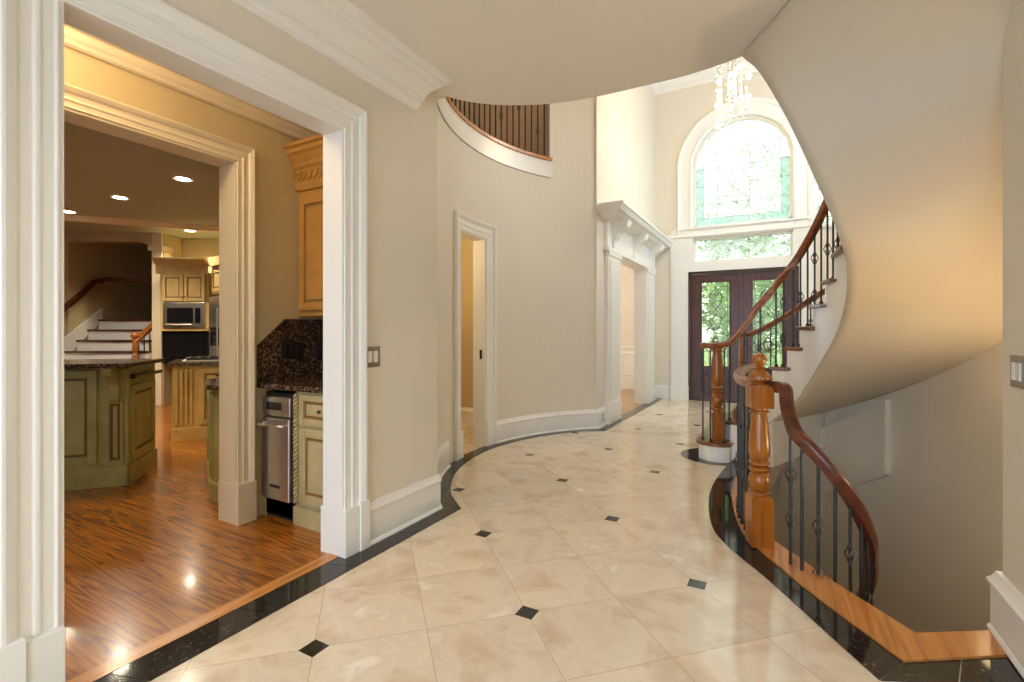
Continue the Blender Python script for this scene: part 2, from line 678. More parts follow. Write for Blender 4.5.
# ------------------------------------------------------------------ plan constants
CX, CY, RW = -0.56, 4.31, 2.215      # curved wall circle
XL = -2.08                           # hall left wall face
XR = 0.774                           # hall right wall face
XF = -2.05                           # foyer left wall face beyond the curve
YF = 9.23                            # front wall face
ZC = 2.88                            # hall ceiling
ZG = 3.33                            # gallery floor
ZT = 5.85                            # foyer ceiling
RISE = 0.181


def cp(deg, r=RW, z=0.0):
    a = math.radians(deg)
    return (CX + r * math.cos(a), CY + r * math.sin(a), z)


# profiles --------------------------------------------------------
BASE_P = [(0, 0), (0.022, 0), (0.022, 0.185), (0.030, 0.19), (0.030, 0.20), (0.020, 0.215), (0.012, 0.24), (0, 0.24)]
CROWN_P = [(0, -0.23), (0.012, -0.23), (0.022, -0.222), (0.024, -0.208), (0.032, -0.196), (0.036, -0.184), (0.036, -0.165), (0.048, -0.165), (0.052, -0.14), (0.066, -0.115), (0.088, -0.088), (0.108, -0.078),
           (0.108, -0.066), (0.122, -0.062), (0.136, -0.048), (0.150, -0.042), (0.150, -0.03), (0.165, -0.026), (0.178, -0.012), (0.178, 0), (0, 0)]


def casing_prof(w, t=0.034):
    return [(0, 0), (0, t * 0.5), (w * 0.06, t * 0.62), (w * 0.10, t * 0.45), (w * 0.30, t * 0.5), (w * 0.34, t * 0.72),
            (w * 0.42, t * 0.72), (w * 0.46, t * 0.55), (w * 0.66, t * 0.62), (w * 0.72, t * 0.95), (w * 0.80, t * 1.15),
            (w * 0.90, t * 1.35), (w * 0.97, t * 1.35), (w, t * 1.1), (w, 0)]


# ------------------------------------------------------------------ floors
# stairwell opening, seen from above
EDGE = [(0.742, 2.665), (0.471, 2.496), (0.244, 2.787), (-0.045, 3.225), (-0.14, 3.42), (-0.20, 3.72), (-0.21, 4.1), (-0.20, 4.5), (-0.17, 4.78), (-0.12, 4.96)]
OUTER = [(0.06, 6.28), (0.40, 6.15), (0.72, 5.85), (0.95, 5.45), (1.12, 5.0), (1.23, 4.5), (1.29, 4.1), (1.29, 3.85), (1.26, 3.6),
         (1.2, 3.35), (1.1, 3.12), (1.0, 2.93), (0.9, 2.77), (0.774, 2.655)]
OUTER_S = [tuple(p)[:2] for p in catmull([(a, b, 0) for a, b in OUTER], 4)]


def clean(poly):
    out = []
    for p in poly:
        if not out or (Vector(p[:2]) - Vector(out[-1][:2])).length > 1e-4:
            out.append(tuple(p[:2]))
    return out


hole = clean(EDGE + [(0.15 + (x - 0.15) * 1.05, 4.1 + (y - 4.1) * 1.035) if i < len(OUTER_S) - 6 else (x + 0.06, y) for i, (x, y) in enumerate(OUTER_S)])


def poly_floor(name, outer, holes, z, th, mat):
    """flat slab with holes, filled by bmesh"""
    bm = bmesh.new()
    loops = []
    for lp in [outer] + holes:
        vs = [bm.verts.new((p[0], p[1], z)) for p in lp]
        for i in range(len(vs)):
            bm.edges.new((vs[i], vs[(i + 1) % len(vs)]))
        loops.append(vs)
    bmesh.ops.triangle_fill(bm, use_beauty=True, use_dissolve=False, edges=bm.edges[:])
    faces = bm.faces[:]
    if th:
        r = bmesh.ops.extrude_face_region(bm, geom=faces)
        for v in [g for g in r['geom'] if isinstance(g, bmesh.types.BMVert)]:
            v.co.z -= th
    bmesh.ops.recalc_face_normals(bm, faces=bm.faces)
    me = bpy.data.meshes.new(name)
    bm.to_mesh(me)
    bm.free()
    me.materials.append(MATS[mat])
    o = bpy.data.objects.new(name, me)
    COL.objects.link(o)
    return o


fo = poly_floor('floor', [(XL - 0.09, -3.5), (XR + 2.2, -3.5), (XR + 2.2, 9.35), (-2.2, 9.35), (-2.2, 6.0), (-4.25, 6.0), (-4.25, 2.8), (-2.3, 2.8), (XL - 0.09, 2.6)], [hole], 0, 0.25, 'marble')
struct(fo, 'cream marble tile floor with small black squares in the foyer', 'floor')

# black tile border along the left, with grout joints built as separate tiles of one inlay
arc_in = [cp(a, 2.09) for a in range(224, 134, -3)]
bl_outer = [(-2.095, -3.4), (-2.095, 2.66)] + [cp(a, RW + 0.0)[:2] for a in range(226, 133, -3)] + [(XF, 5.96), (XF, 9.2)]
bl_inner = [(-1.91, -3.4), (-1.935, 2.775)] + [p[:2] for p in arc_in] + [(-1.90, 5.80), (-1.90, 9.2)]


def ribbon_tiles(a, b, step, gap, z0, z1, mb, first=0.0):
    """cut the band between polylines a and b into separate tiles"""
    def resample(pl, n):
        L = [0]
        for p, q in zip(pl, pl[1:]):
            L.append(L[-1] + (Vector(q) - Vector(p)).length)
        out = []
        for i in range(n + 1):
            s = L[-1] * i / n
            for k in range(len(L) - 1):
                if s <= L[k + 1] + 1e-9:
                    t = (s - L[k]) / max(1e-9, L[k + 1] - L[k])
                    out.append(Vector(pl[k]).lerp(Vector(pl[k + 1]), min(1, t)))
                    break
        return out, L[-1]
    _, ln = resample(a, 10)
    n = max(1, round(ln / step))
    sub = 6
    A, _ = resample(a, n * sub)
    B, _ = resample(b, n * sub)
    g = gap / step * sub / 2
    for i in range(n):
        k0 = i * sub
        pa = [A[k0].lerp(A[k0 + 1], g)] + A[k0 + 1:k0 + sub] + [A[k0 + sub].lerp(A[k0 + sub - 1], g)]
        pb = [B[k0].lerp(B[k0 + 1], g)] + B[k0 + 1:k0 + sub] + [B[k0 + sub].lerp(B[k0 + sub - 1], g)]
        mb.prism([tuple(p) for p in pa] + [tuple(p) for p in pb[::-1]], z0, z1)


mb = MB()
ribbon_tiles([(-2.095, -3.4), (-2.095, 2.70)], [(-1.91, -3.4), (-1.932, 2.775)], 0.46, 0.005, 0.0005, 0.004, mb)
ribbon_tiles([cp(a, RW)[:2] for a in range(226, 132, -2)], [(-1.932, 2.775)] + [cp(a, 2.085)[:2] for a in range(220, 136, -2)] + [(-1.90, 5.82)], 0.42, 0.005, 0.0005, 0.004, mb)
ribbon_tiles([(XF, 5.93), (XF, 9.2)], [(-1.90, 5.82), (-1.90, 9.2)], 0.46, 0.005, 0.0005, 0.004, mb)
struct(mb.build('trim_1', 'black_tile'), 'polished black tile border along the left walls', 'floor border')
mb = MB()
Rout = [(0.30, 2.11), (0.182, 2.305), (-0.058, 2.706), (-0.236, 2.971), (-0.371, 3.244), (-0.455, 3.723), (-0.478, 4.2), (-0.44, 4.8), (-0.40, 5.10)]
Rin = [(0.394, 2.265), (0.306, 2.395), (0.124, 2.65), (-0.109, 3.041), (-0.184, 3.196), (-0.269, 3.544), (-0.326, 4.016), (-0.33, 4.539), (-0.30, 5.0)]
ro = [tuple(p)[:2] for p in catmull([(*p, 0) for p in Rout], 4)]
ri = [tuple(p)[:2] for p in catmull([(*p, 0) for p in Rin], 4)]
ribbon_tiles(ro, ri, 0.42, 0.005, 0.0005, 0.004, mb)
ribbon_tiles([(0.30, 2.11), (XR, 2.335)], [(0.394, 2.265), (XR, 2.51)], 0.24, 0.005, 0.0005, 0.004, mb)
# pad of black tile under the bullnose step
mb.prism([(-0.55 + 0.34 * math.cos(a), 5.16 + 0.34 * math.sin(a)) for a in [2 * PI * k / 28 for k in range(28)]], 0.0005, 0.0035)
struct(mb.build('trim_2', 'black_tile'), 'polished black tile border curving along the stairwell edge', 'floor border')

# oak nosing (curb) round the stairwell
ei = [tuple(p)[:2] for p in catmull([(*p, 0) for p in EDGE[2:]], 4)]
mb = MB()
eo = [tuple(p)[:2] for p in catmull([(*p, 0) for p in [(0.306, 2.395), (0.124, 2.65), (-0.109, 3.041), (-0.184, 3.196), (-0.269, 3.544), (-0.326, 4.016), (-0.33, 4.539), (-0.30, 4.98)]], 4)]
band_o = [(0.394, 2.265)] + eo
band_i = [(0.471, 2.496)] + ei
k = min(len(band_o), len(band_i))


def resamp(pl, n):
    L = [0]
    for p, q in zip(pl, pl[1:]):
        L.append(L[-1] + (Vector(q) - Vector(p)).length)
    out = []
    for i in range(n + 1):
        s = L[-1] * i / n
        for k in range(len(L) - 1):
            if s <= L[k + 1] + 1e-9:
                t = (s - L[k]) / max(1e-9, L[k + 1] - L[k])
                out.append(tuple(Vector(pl[k]).lerp(Vector(pl[k + 1]), min(1, t))))
                break
    return out


bo = resamp(band_o, 40)
bi = resamp(band_i, 40)
for i in range(40):
    mb.prism([bo[i], bo[i + 1], bi[i + 1], bi[i]], -0.03, 0.012)
mb.prism([(0.394, 2.265), (0.471, 2.496), (0.742, 2.665), (XR, 2.655), (XR, 2.515)], -0.03, 0.012)
struct(mb.build('trim_3', 'curb_oak', weld=True), 'golden oak nosing strip round the open stairwell', 'floor trim')
# white plaster skirt below the nosing inside the well
mb = MB()
for i in range(40):
    a, b = Vector(bi[i]), Vector(bi[i + 1])
    mb.add([(a.x, a.y, -0.03), (b.x, b.y, -0.03), (b.x, b.y, -0.42), (a.x, a.y, -0.42)], [(0, 1, 2, 3)])
struct(mb.build('trim_4', 'trim'), 'white fascia below the oak nosing inside the stairwell', 'trim')

# ------------------------------------------------------------------ hall left wall with cased opening
OY0, OY1, OZ = 0.685, 1.872, 2.32
OZP = 2.30
TH = 0.14
mb = MB()
mb.box(XL - TH, -3.5, 0, XL, OY0, ZC)
mb.box(XL - TH, OY1, 0, XL, 2.70, ZC)
mb.box(XL - TH, OY0, OZ, XL, OY1, ZC)
struct(mb.build('wall_left', 'wall'), 'painted hall wall with a wide cased opening to the pantry', 'wall')

mb = MB()
cw = 0.15
prof = casing_prof(cw, 0.026)
path = [(XL, OY0, 0.0), (XL, OY0, OZ), (XL, OY1, OZ), (XL, OY1, 0.0)]
mb.sweep(path, (1, 0, 0), prof, sign=1)
# pantry side
path = [(XL - TH, OY0, 0.0), (XL - TH, OY0, OZ), (XL - TH, OY1, OZ), (XL - TH, OY1, 0.0)]
mb.sweep(path, (-1, 0, 0), casing_prof(0.12), sign=-1)
# jamb liners
mb.box(XL - TH - 0.004, OY0 - 0.001, 0, XL + 0.008, OY0 + 0.012, OZ)
mb.box(XL - TH - 0.004, OY1 - 0.012, 0, XL + 0.008, OY1 + 0.001, OZ)
mb.box(XL - TH - 0.004, OY0, OZ - 0.012, XL + 0.008, OY1, OZ + 0.001)
# plinth blocks
for y0, y1 in ((OY0 - cw * 0.62, OY0 + 0.006), (OY1 - 0.014, OY1 + cw * 0.62)):
    mb.box(XL - 0.16, y0, 0, XL + 0.036, y1, 0.255)
for y0, y1 in ((OY0 - cw - 0.008, OY0 - cw * 0.6), (OY1 + cw * 0.6, OY1 + cw + 0.008)):
    mb.box(XL, y0, 0, XL + 0.044, y1, 0.272)
struct(mb.build('trim_5', 'trim', bevel=0.003), 'white fluted casing with plinth blocks round the pantry opening', 'trim')

mb = MB()
mb.sweep([(XL, -3.4, ZC), (XL, 2.45, ZC), (XL - 0.1, 2.45, ZC)], (0, 0, 1), CROWN_P, sign=-1)
struct(mb.build('trim_6', 'trim'), 'white stepped crown moulding at the top of the hall wall', 'trim')

mb = MB()
mb.sweep([(XL, OY1 + cw, 0.001), (XL, 2.70, 0.001), cp(223.5, RW - 0.001, 0.001)] + [cp(a, RW - 0.001, 0.001) for a in range(220, 196, -3)], (0, 0, 1), BASE_P, sign=-1)
# quarter-round shoe
SHOE = [(0.022, 0), (0.038, 0), (0.036, 0.01), (0.030, 0.018), (0.022, 0.02)]
mb.sweep([(XL, OY1 + cw, 0.001), (XL, 2.70, 0.001), cp(223.5, RW - 0.001, 0.001)] + [cp(a, RW - 0.001, 0.001) for a in range(220, 196, -3)], (0, 0, 1), SHOE, sign=-1)
mb.sweep([(XL, -3.4, 0.001), (XL, OY0 - cw, 0.001)], (0, 0, 1), BASE_P, sign=-1)
struct(mb.build('baseboard_left', 'trim', smooth=30), 'tall white baseboard along the hall wall before the curved doorway', 'baseboard')

# ------------------------------------------------------------------ curved wall, doorway, gallery
D0, D1, DZ = 190.4, 176.8, 2.22


def curved(mb, a0, a1, z0, z1, r0=RW, r1=RW + 0.14, step=2.0):
    n = max(1, int(abs(a1 - a0) / step))
    A = [a0 + (a1 - a0) * i / n for i in range(n + 1)]
    for i in range(n):
        p = [cp(A[i], r0)[:2], cp(A[i + 1], r0)[:2], cp(A[i + 1], r1)[:2], cp(A[i], r1)[:2]]
        mb.prism(p, z0, z1)
    return mb


mb = MB()
curved(mb, 226.6, D0, 0, 3.12)
curved(mb, D0, D1, DZ, 3.12)
curved(mb, D1, 133.0, 0, 3.12)
curved(mb, 150.0, 133.0, 3.12, ZT)
o = mb.build('wall_curved', 'wall', smooth=30, weld=True)
struct(o, 'curved beige wall with a narrow doorway below the gallery', 'wall')

# doorway casing follows the curve
mb = MB()


def casing_curve(mb, w, t, r):
    prof2 = casing_prof(w, t)
    sc = math.degrees(1 / RW)
    # jambs (vertical)
    for a, sg in ((D0, 1), (D1, -1)):
        for z0, z1 in ((0.0, DZ),):
            ring0 = []
            ring1 = []
            for (p, q) in prof2:
                ang = a + sg * p * sc
                x, y, _ = cp(ang, r - q)
                ring0.append((x, y, z0))
                ring1.append((x, y, z1 + p))
            k = len(ring0)
            mb.add(ring0 + ring1, [(i, (i + 1) % k, k + (i + 1) % k, k + i) for i in range(k)] + [tuple(range(k)), tuple(range(k, 2 * k))])
    # head
    n = 8
    rings = []
    for j in range(n + 1):
        ring = []
        for (p, q) in prof2:
            a0 = D0 + p * sc
            a1 = D1 - p * sc
            ang = a0 + (a1 - a0) * j / n
            x, y, _ = cp(ang, r - q)
            ring.append((x, y, DZ + p))
        rings.append(ring)
    k = len(prof2)
    mb.add([v for rr in rings for v in rr], [(i * k + q, i * k + (q + 1) % k, (i + 1) * k + (q + 1) % k, (i + 1) * k + q) for i in range(n) for q in range(k)])


casing_curve(mb, 0.155, 0.030, RW)
curved(mb, D0 + 0.1, D0 - 0.5, 0, DZ, RW - 0.006, RW + 0.15)
curved(mb, D1 + 0.5, D1 - 0.1, 0, DZ, RW - 0.006, RW + 0.15)
curved(mb, D0, D1, DZ - 0.015, DZ + 0.001, RW - 0.006, RW + 0.15)
for a, b in ((D0 - 0.3, D0 + 3.1), (D1 + 0.3, D1 - 3.1)):
    curved(mb, a, b, 0, 0.26, RW - 0.036, RW, 1.2)
struct(mb.build('door_1', 'trim', bevel=0.002), 'white casing round the narrow doorway in the curved wall', 'door frame')
# dark door edge and strike plate
mb = MB()
x, y, _ = cp(D0 - 1.1, RW + 0.16)
dth = thing('powder_room_door', (x, y, 0), 'dark edged door standing open inside the narrow doorway', 'door')
mb.box(x - 0.62, y - 0.045, 0.01, x - 0.0, y, 2.19)
mb.build('door_panel', 'trim', dth, bevel=0.003)
mb = MB()
mb.box(x - 0.10, y, 0.02, x - 0.075, y + 0.02, 0.92)
mb.build('black_pull_bar', 'iron', dth)
mb = MB()
curved(mb, D1 + 0.62, D1 + 0.5, 0.93, 1.03, RW + 0.03, RW + 0.06, 1)
struct(mb.build('door_1_strike_plate', 'iron'), 'dark strike plate on the right jamb of the narrow doorway', 'strike plate')

mb = MB()
bpth = [cp(a, RW - 0.001, 0.001) for a in [172.6, 170, 167.8, 165, 162, 159, 156, 153, 150, 147, 144, 141, 138, 135, 133]]
for pr in (BASE_P, SHOE):
    mb.sweep(bpth + [(XF, 5.945, 0.001), (XF, 6.24, 0.001)], (0, 0, 1), pr, sign=-1)
struct(mb.build('baseboard_curved', 'trim', smooth=30), 'tall white baseboard sweeping along the curved wall', 'baseboard')

# gallery slab edge
mb = MB()
curved(mb, 226.6, 149.2, 3.10, 3.305, RW - 0.006, RW + 0.14)
curved(mb, 226.6, 149.2, 3.10, 3.118, RW - 0.014, RW)
struct(mb.build('trim_7', 'trim', smooth=30, weld=True), 'white curved fascia under the upstairs gallery', 'trim')
mb = MB()
curved(mb, 226.6, 149.0, 3.305, 3.34, RW - 0.024, RW + 0.10)
struct(mb.build('trim_8', 'curb_oak', smooth=30, weld=True), 'oak nosing along the upstairs gallery edge', 'trim')
mb = MB()
curved(mb, 240, 148, 3.10, 3.32, RW + 0.10, RW + 1.5)
struct(mb.build('floor_gallery', 'dining_oak'), 'upstairs gallery floor behind the iron balusters', 'floor')
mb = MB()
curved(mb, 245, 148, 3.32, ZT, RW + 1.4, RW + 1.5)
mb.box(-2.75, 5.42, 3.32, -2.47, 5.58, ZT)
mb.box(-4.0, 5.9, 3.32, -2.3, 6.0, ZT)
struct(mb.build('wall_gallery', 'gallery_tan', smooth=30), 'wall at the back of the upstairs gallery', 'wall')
mb = MB()
curved(mb, 180, 165, 3.33, 5.5, RW + 1.36, RW + 1.395)
curved(mb, 181.5, 163.5, 5.5, 5.6, RW + 1.34, RW + 1.395)
struct(mb.build('door_2', 'trim'), 'pale double door at the back of the upstairs gallery', 'door')


def basket(mb, c, h=0.11, r=0.026, wires=4, twist=PI * 0.9):
    for w in range(wires):
        pts = []
        rr = []
        for i in range(9):
            t = i / 8
            a = 2 * PI * w / wires + twist * t
            R = r * math.sin(PI * t) ** 0.8 if 0 < t < 1 else 0.002
            pts.append((c[0] + R * math.cos(a), c[1] + R * math.sin(a), c[2] - h / 2 + h * t))
            rr.append(0.0035)
        mb.tube(pts, rr, 5)
    return mb


def baluster(parent, x, y, z0, z1, style, r=0.0075, seg=7):
    """style 0 plain twisted bar; 1 one basket; 2 two baskets"""
    mb = MB()
    mb.tube([(x, y, z0), (x, y, z1)], r, seg)
    mb.lathe([(0.017, 0), (0.017, 0.012), (0.009, 0.03)], (x, y, z0), 8)
    b = mb.build('baluster', 'iron', parent)
    h = z1 - z0
    cs = []
    if style == 1:
        cs = [z0 + h * 0.55]
    elif style == 2:
        cs = [z0 + h * 0.33, z0 + h * 0.72]
    elif style == 3:
        cs = [z0 + h * 0.5]
    for c in cs:
        basket(MB(), (x, y, c)).build('basket', 'bronze', b)
    # twist collars
    return b


gr = thing('gallery_railing', cp(186, RW + 0.03, 3.335), 'iron baluster railing along the curved upstairs gallery', 'railing')
mb = MB()
mb.rail([cp(a, RW + 0.03, 4.30) for a in range(226, 148, -3)], [(-0.03, 0), (-0.03, 0.03), (-0.015, 0.055), (0.015, 0.055), (0.03, 0.03), (0.03, 0)])
mb.build('handrail', 'rail_wood', gr, smooth=30)
n = 31
for i in range(n):
    a = 226 - (226 - 151.2) * i / (n - 1)
    x, y, _ = cp(a, RW + 0.03)
    baluster(gr, x, y, 3.335, 4.30, (0, 0, 2 if (i // 3) % 2 else 1)[i % 3] if i % 3 == 2 else 0, r=0.009)

# ------------------------------------------------------------------ foyer left wall beyond curve with pedimented opening
PY0, PY1, PZ = 6.80, 8.36, 2.30
mb = MB()
mb.box(XF - 0.16, 5.93, 0, XF, PY0, ZT)
mb.box(XF - 0.16, PY1, 0, XF, YF, ZT)
mb.box(XF - 0.16, PY0, PZ, XF, PY1, ZT)
struct(mb.build('wall_foyer_left', 'wall'), 'tall foyer wall with an opening to the dining room', 'wall')
mb = MB()
for y0, y1 in ((6.26, PY0), (PY1, 8.95)):
    mb.box(XF, y0, 0, XF + 0.05, y1, PZ)
    mb.box(XF, y0 - 0.02, 0, XF + 0.07, y1 + 0.02 * (y1 > 8), 0.27)
    mb.box(XF + 0.05, y0 + 0.07, 0.36, XF + 0.062, y1 - 0.07, PZ - 0.12)
    mb.box(XF, y0 - 0.01, PZ - 0.06, XF + 0.07, y1 + 0.01, PZ)
    # corbel
    ym = (y0 + y1) / 2
    pts = [(0.0, 2.30), (0.05, 2.30), (0.075, 2.36), (0.07, 2.46), (0.12, 2.56), (0.24, 2.64), (0.27, 2.72), (0, 2.72)]
    M = Matrix(((1, 0, 0, XF), (0, 0, 1, 0), (0, 1, 0, 0), (0, 0, 0, 1)))
    mb.prism(pts, ym - 0.09, ym + 0.09, M)
# centre corbel
M = Matrix(((1, 0, 0, XF), (0, 0, 1, 0), (0, 1, 0, 0), (0, 0, 0, 1)))
mb.prism([(0.0, 2.36), (0.04, 2.30), (0.07, 2.36), (0.07, 2.46), (0.12, 2.56), (0.22, 2.64), (0.25, 2.72), (0, 2.72)], 7.50, 7.66, M)
mb.box(XF, 6.24, PZ, XF + 0.045, 8.97, 2.72)
mb.box(XF, 6.20, PZ, XF + 0.075, 9.0, PZ + 0.05)
ent = [(0, 2.68), (0.06, 2.68), (0.08, 2.71), (0.20, 2.73), (0.24, 2.76), (0.28, 2.77), (0.31, 2.82), (0.33, 2.83), (0.33, 2.86), (0, 2.86)]
mb.sweep([(XF - 0.01, 6.30, 0), (XF, 6.30, 0), (XF, 8.92, 0), (XF - 0.01, 8.92, 0)], (0, 0, 1), ent, sign=-1)
mb.box(XF - 0.165, PY0 - 0.001, 0, XF + 0.052, PY0 + 0.014, PZ)
mb.box(XF - 0.165, PY1 - 0.014, 0, XF + 0.052, PY1 + 0.001, PZ)
mb.box(XF - 0.165, PY0, PZ - 0.014, XF + 0.052, PY1, PZ + 0.001)
struct(mb.build('trim_9', 'trim', bevel=0.003), 'white pilasters, corbels and deep cornice round the dining opening', 'trim')
mb = MB()
mb.sweep([(XF, 5.95, ZT), (XF, YF, ZT), (1.7, YF, ZT)], (0, 0, 1), CROWN_P, sign=-1)
struct(mb.build('trim_10', 'trim'), 'white crown moulding high in the two storey foyer', 'trim')
mb = MB()
mb.sweep([(XF, 8.99, 0.001), (XF, YF, 0.001), (-1.80, YF, 0.001)], (0, 0, 1), BASE_P, sign=-1)
struct(mb.build('baseboard_front', 'trim', smooth=30), 'short white baseboard in the corner beside the front door', 'baseboard')

# dining room beyond
mb = MB()
mb.box(-8, 6.0, -0.1, XF - 0.01, 10.6, 0.003)
struct(mb.build('floor_dining', 'dining_oak'), 'oak floor of the dining room', 'floor')
mb = MB()
mb.box(-8, 10.4, 0, -5.95, 10.5, ZC)
mb.box(-4.45, 10.4, 0, XF, 10.5, ZC)
mb.box(-5.95, 10.4, 0, -4.45, 10.5, 0.75)
mb.box(-5.95, 10.4, 2.6, -4.45, 10.5, ZC)
mb.box(-8, 5.9, 0, -7.9, 10.5, ZC)
mb.box(-8, 6.02, 0, -3.05, 6.1, ZC)
mb.box(XF - 0.16, YF + 0.2, 0, XF, 10.45, ZC)
struct(mb.build('wall_dining', 'wall'), 'beige dining room walls seen through the foyer opening', 'wall')
mb = MB()
mb.box(-8, 6.0, ZC, XF - 0.16, 10.5, ZC + 0.1)
struct(mb.build('ceiling_dining', 'ceiling'), 'dining room ceiling', 'ceiling')
mb = MB()
mb.box(-4.4, 10.375, 0, XF - 0.16, 10.4, 0.86)
mb.box(-4.4, 10.345, 0.86, XF - 0.16, 10.4, 0.91)
mb.box(-4.4, 10.36, 0, XF - 0.16, 10.4, 0.22)
for xx in (-3.9, -3.0):
    mb.sweep([(xx, 10.375, 0.32), (xx, 10.375, 0.76), (xx + 0.75, 10.375, 0.76), (xx + 0.75, 10.375, 0.32)], (0, -1, 0), [(0, 0), (0.03, 0), (0.03, 0.012), (0, 0.018)], closed=True)
struct(mb.build('trim_11', 'trim', bevel=0.002), 'white wainscot panels on the dining room wall', 'trim')
mb = MB()
mb.box(-5.95, 10.44, 0.75, -5.9, 10.48, 2.6)
mb.box(-4.5, 10.44, 0.75, -4.45, 10.48, 2.6)
mb.box(-5.95, 10.44, 1.65, -4.45, 10.48, 1.70)
mb.box(-5.22, 10.44, 0.75, -5.18, 10.48, 2.6)
struct(mb.build('window_3', 'trim'), 'white framed dining room window', 'window')


def outlet(loc, rotz, label, name='wall_outlet', w=0.075, h=0.12, mat='switch_white'):
    t = thing(name, loc, label, 'outlet')
    M = Matrix.Translation(Vector(loc)) @ Matrix.Rotation(rotz, 4, 'Z')
    MB().box(-w / 2, -0.006, -h / 2, w / 2, 0.0, h / 2, M).build('cover_plate', mat, t, bevel=0.002)
    for dz in (-0.026, 0.026):
        MB().box(-0.017, -0.010, dz - 0.017, 0.017, -0.005, dz + 0.017, M).build('socket', 'plate_metal', t, bevel=0.001)
    return t


outlet((-2.72, 10.357, 0.17), 0, 'small outlet in the dining room baseboard seen through the foyer opening')
outlet((XF + 0.024, 6.10, 0.12), PI / 2, 'small outlet in the white baseboard at the end of the curved wall')

# ------------------------------------------------------------------ front wall with door, transom and arched window
WX0, WX1, AZ0, AZS = -1.387, 0.166, 3.08, 4.16
WC, WR = (WX0 + WX1) / 2, (WX1 - WX0) / 2
DX0, DX1, DTOP = -1.47, 0.25, 2.30
TZ0, TZ1 = 2.46, 2.90
AW0, AW1, AWZ0, AWZS = 0.49, 0.89, 2.95, 3.46   # small arched window
mb = MB()
Y0, Y1 = YF, YF + 0.22
mb.box(XF - 0.2, Y0, 0, DX0, Y1, TZ1 + 0.05)
mb.box(DX0, Y0, DTOP, DX1, Y1, TZ0)
mb.box(DX0, Y0, TZ0, WX0, Y1, TZ1)
mb.box(WX1, Y0, TZ0, DX1, Y1, TZ1)
mb.box(DX0, Y0, TZ1, AW0, Y1, AZ0)
mb.box(DX1, Y0, 0, 3.0, Y1, AWZ0)
mb.box(DX1, Y0, AWZ0, AW0, Y1, TZ1)
mb.box(XF - 0.2, Y0, TZ1, WX0, Y1, AZS)
mb.box(WX1, Y0, AZ0 - 0.2, AW0, Y1, AZS)
mb.box(AW1, Y0, AWZ0, 3.0, Y1, AZS)


def arch_fill(mb, xc, r, zs, x0, x1, ztop, y0, y1, n=24):
    """wall area above a half-round opening"""
    for i in range(n):
        a0 = PI - PI * i / n
        a1 = PI - PI * (i + 1) / n
        p = [(xc + r * math.cos(a0), zs + r * math.sin(a0)), (xc + r * math.cos(a1), zs + r * math.sin(a1)),
             (xc + r * math.cos(a1), ztop), (xc + r * math.cos(a0), ztop)]
        M = Matrix(((1, 0, 0, 0), (0, 0, 1, 0), (0, 1, 0, 0), (0, 0, 0, 1)))
        mb.prism(p, y0, y1, M)


arch_fill(mb, WC, WR, AZS, WX0, WX1, ZT, Y0, Y1)
arch_fill(mb, (AW0 + AW1) / 2, (AW1 - AW0) / 2, AWZS, AW0, AW1, AZS, Y0, Y1, 12)
mb.box(XF - 0.2, Y0, AZS, WX0, Y1, ZT)
mb.box(WX1, Y0, AZS, 3.0, Y1, ZT)
struct(mb.build('wall_front', 'wall'), 'tall front wall holding the entrance doors and arched window', 'wall')

mb = MB()


def arch_path(xc, r, zs, z0, y, n=28):
    return [(xc - r, y, z0)] + [(xc + r * math.cos(PI - PI * i / n), y, zs + r * math.sin(PI - PI * i / n)) for i in range(n + 1)] + [(xc + r, y, z0)]


AP = [(0, 0), (0, 0.03), (0.04, 0.045), (0.055, 0.025), (0.20, 0.025), (0.215, 0.05), (0.25, 0.06), (0.27, 0.045), (0.27, 0)]
mb.sweep(arch_path(WC, WR, AZS, 3.0, YF), (0, -1, 0), AP, sign=1)
# door-side pilaster strips
for x0, x1 in ((-1.77, DX0), (DX1, 0.46)):
    mb.box(x0, YF - 0.035, 0, x1, YF, TZ1 + 0.03)
    mb.box(x0 + 0.03, YF - 0.045, 0.3, x1 - 0.03, YF - 0.03, TZ0 - 0.05)
    mb.box(x0 - 0.01, YF - 0.05, 0, x1 + 0.01, YF, 0.26)
mb.box(DX0 + 0.001, YF - 0.032, DTOP, DX1 - 0.001, YF, TZ0)
mb.box(DX0 + 0.001, YF - 0.031, TZ0 + 0.001, WX0, YF, TZ1 - 0.001)
mb.box(WX1, YF - 0.031, TZ0 + 0.001, DX1 - 0.001, YF, TZ1 - 0.001)
mb.box(-1.76, YF - 0.028, TZ1, 0.45, YF, AZ0 - 0.001)
mb.box(-1.80, YF - 0.065, TZ1 + 0.02, 0.47, YF, TZ1 + 0.09)
mb.box(XF, YF - 0.05, TZ1 + 0.03, -1.77, YF, TZ1 + 0.08)
mb.box(-1.66, YF - 0.07, AZ0 - 0.03, 0.44, YF, AZ0)
# keystone
M = Matrix(((1, 0, 0, 0), (0, 0, 1, 0), (0, 1, 0, 0), (0, 0, 0, 1)))
mb.prism([(WC - 0.06, AZS + WR), (WC + 0.06, AZS + WR), (WC + 0.09, AZS + WR + 0.31), (WC - 0.09, AZS + WR + 0.31)], YF - 0.085, YF, M)
mb.sweep(arch_path(0.69, 0.20, AWZS, AWZ0, YF, 16), (0, -1, 0), [(0, 0), (0, 0.03), (0.06, 0.03), (0.07, 0.015), (0.07, 0)], sign=1)
mb.box(0.40, YF - 0.05, AWZ0 - 0.06, 0.98, YF, AWZ0)
struct(mb.build('trim_12', 'trim', smooth=30), 'white arched surround and pilasters framing the entrance', 'trim')


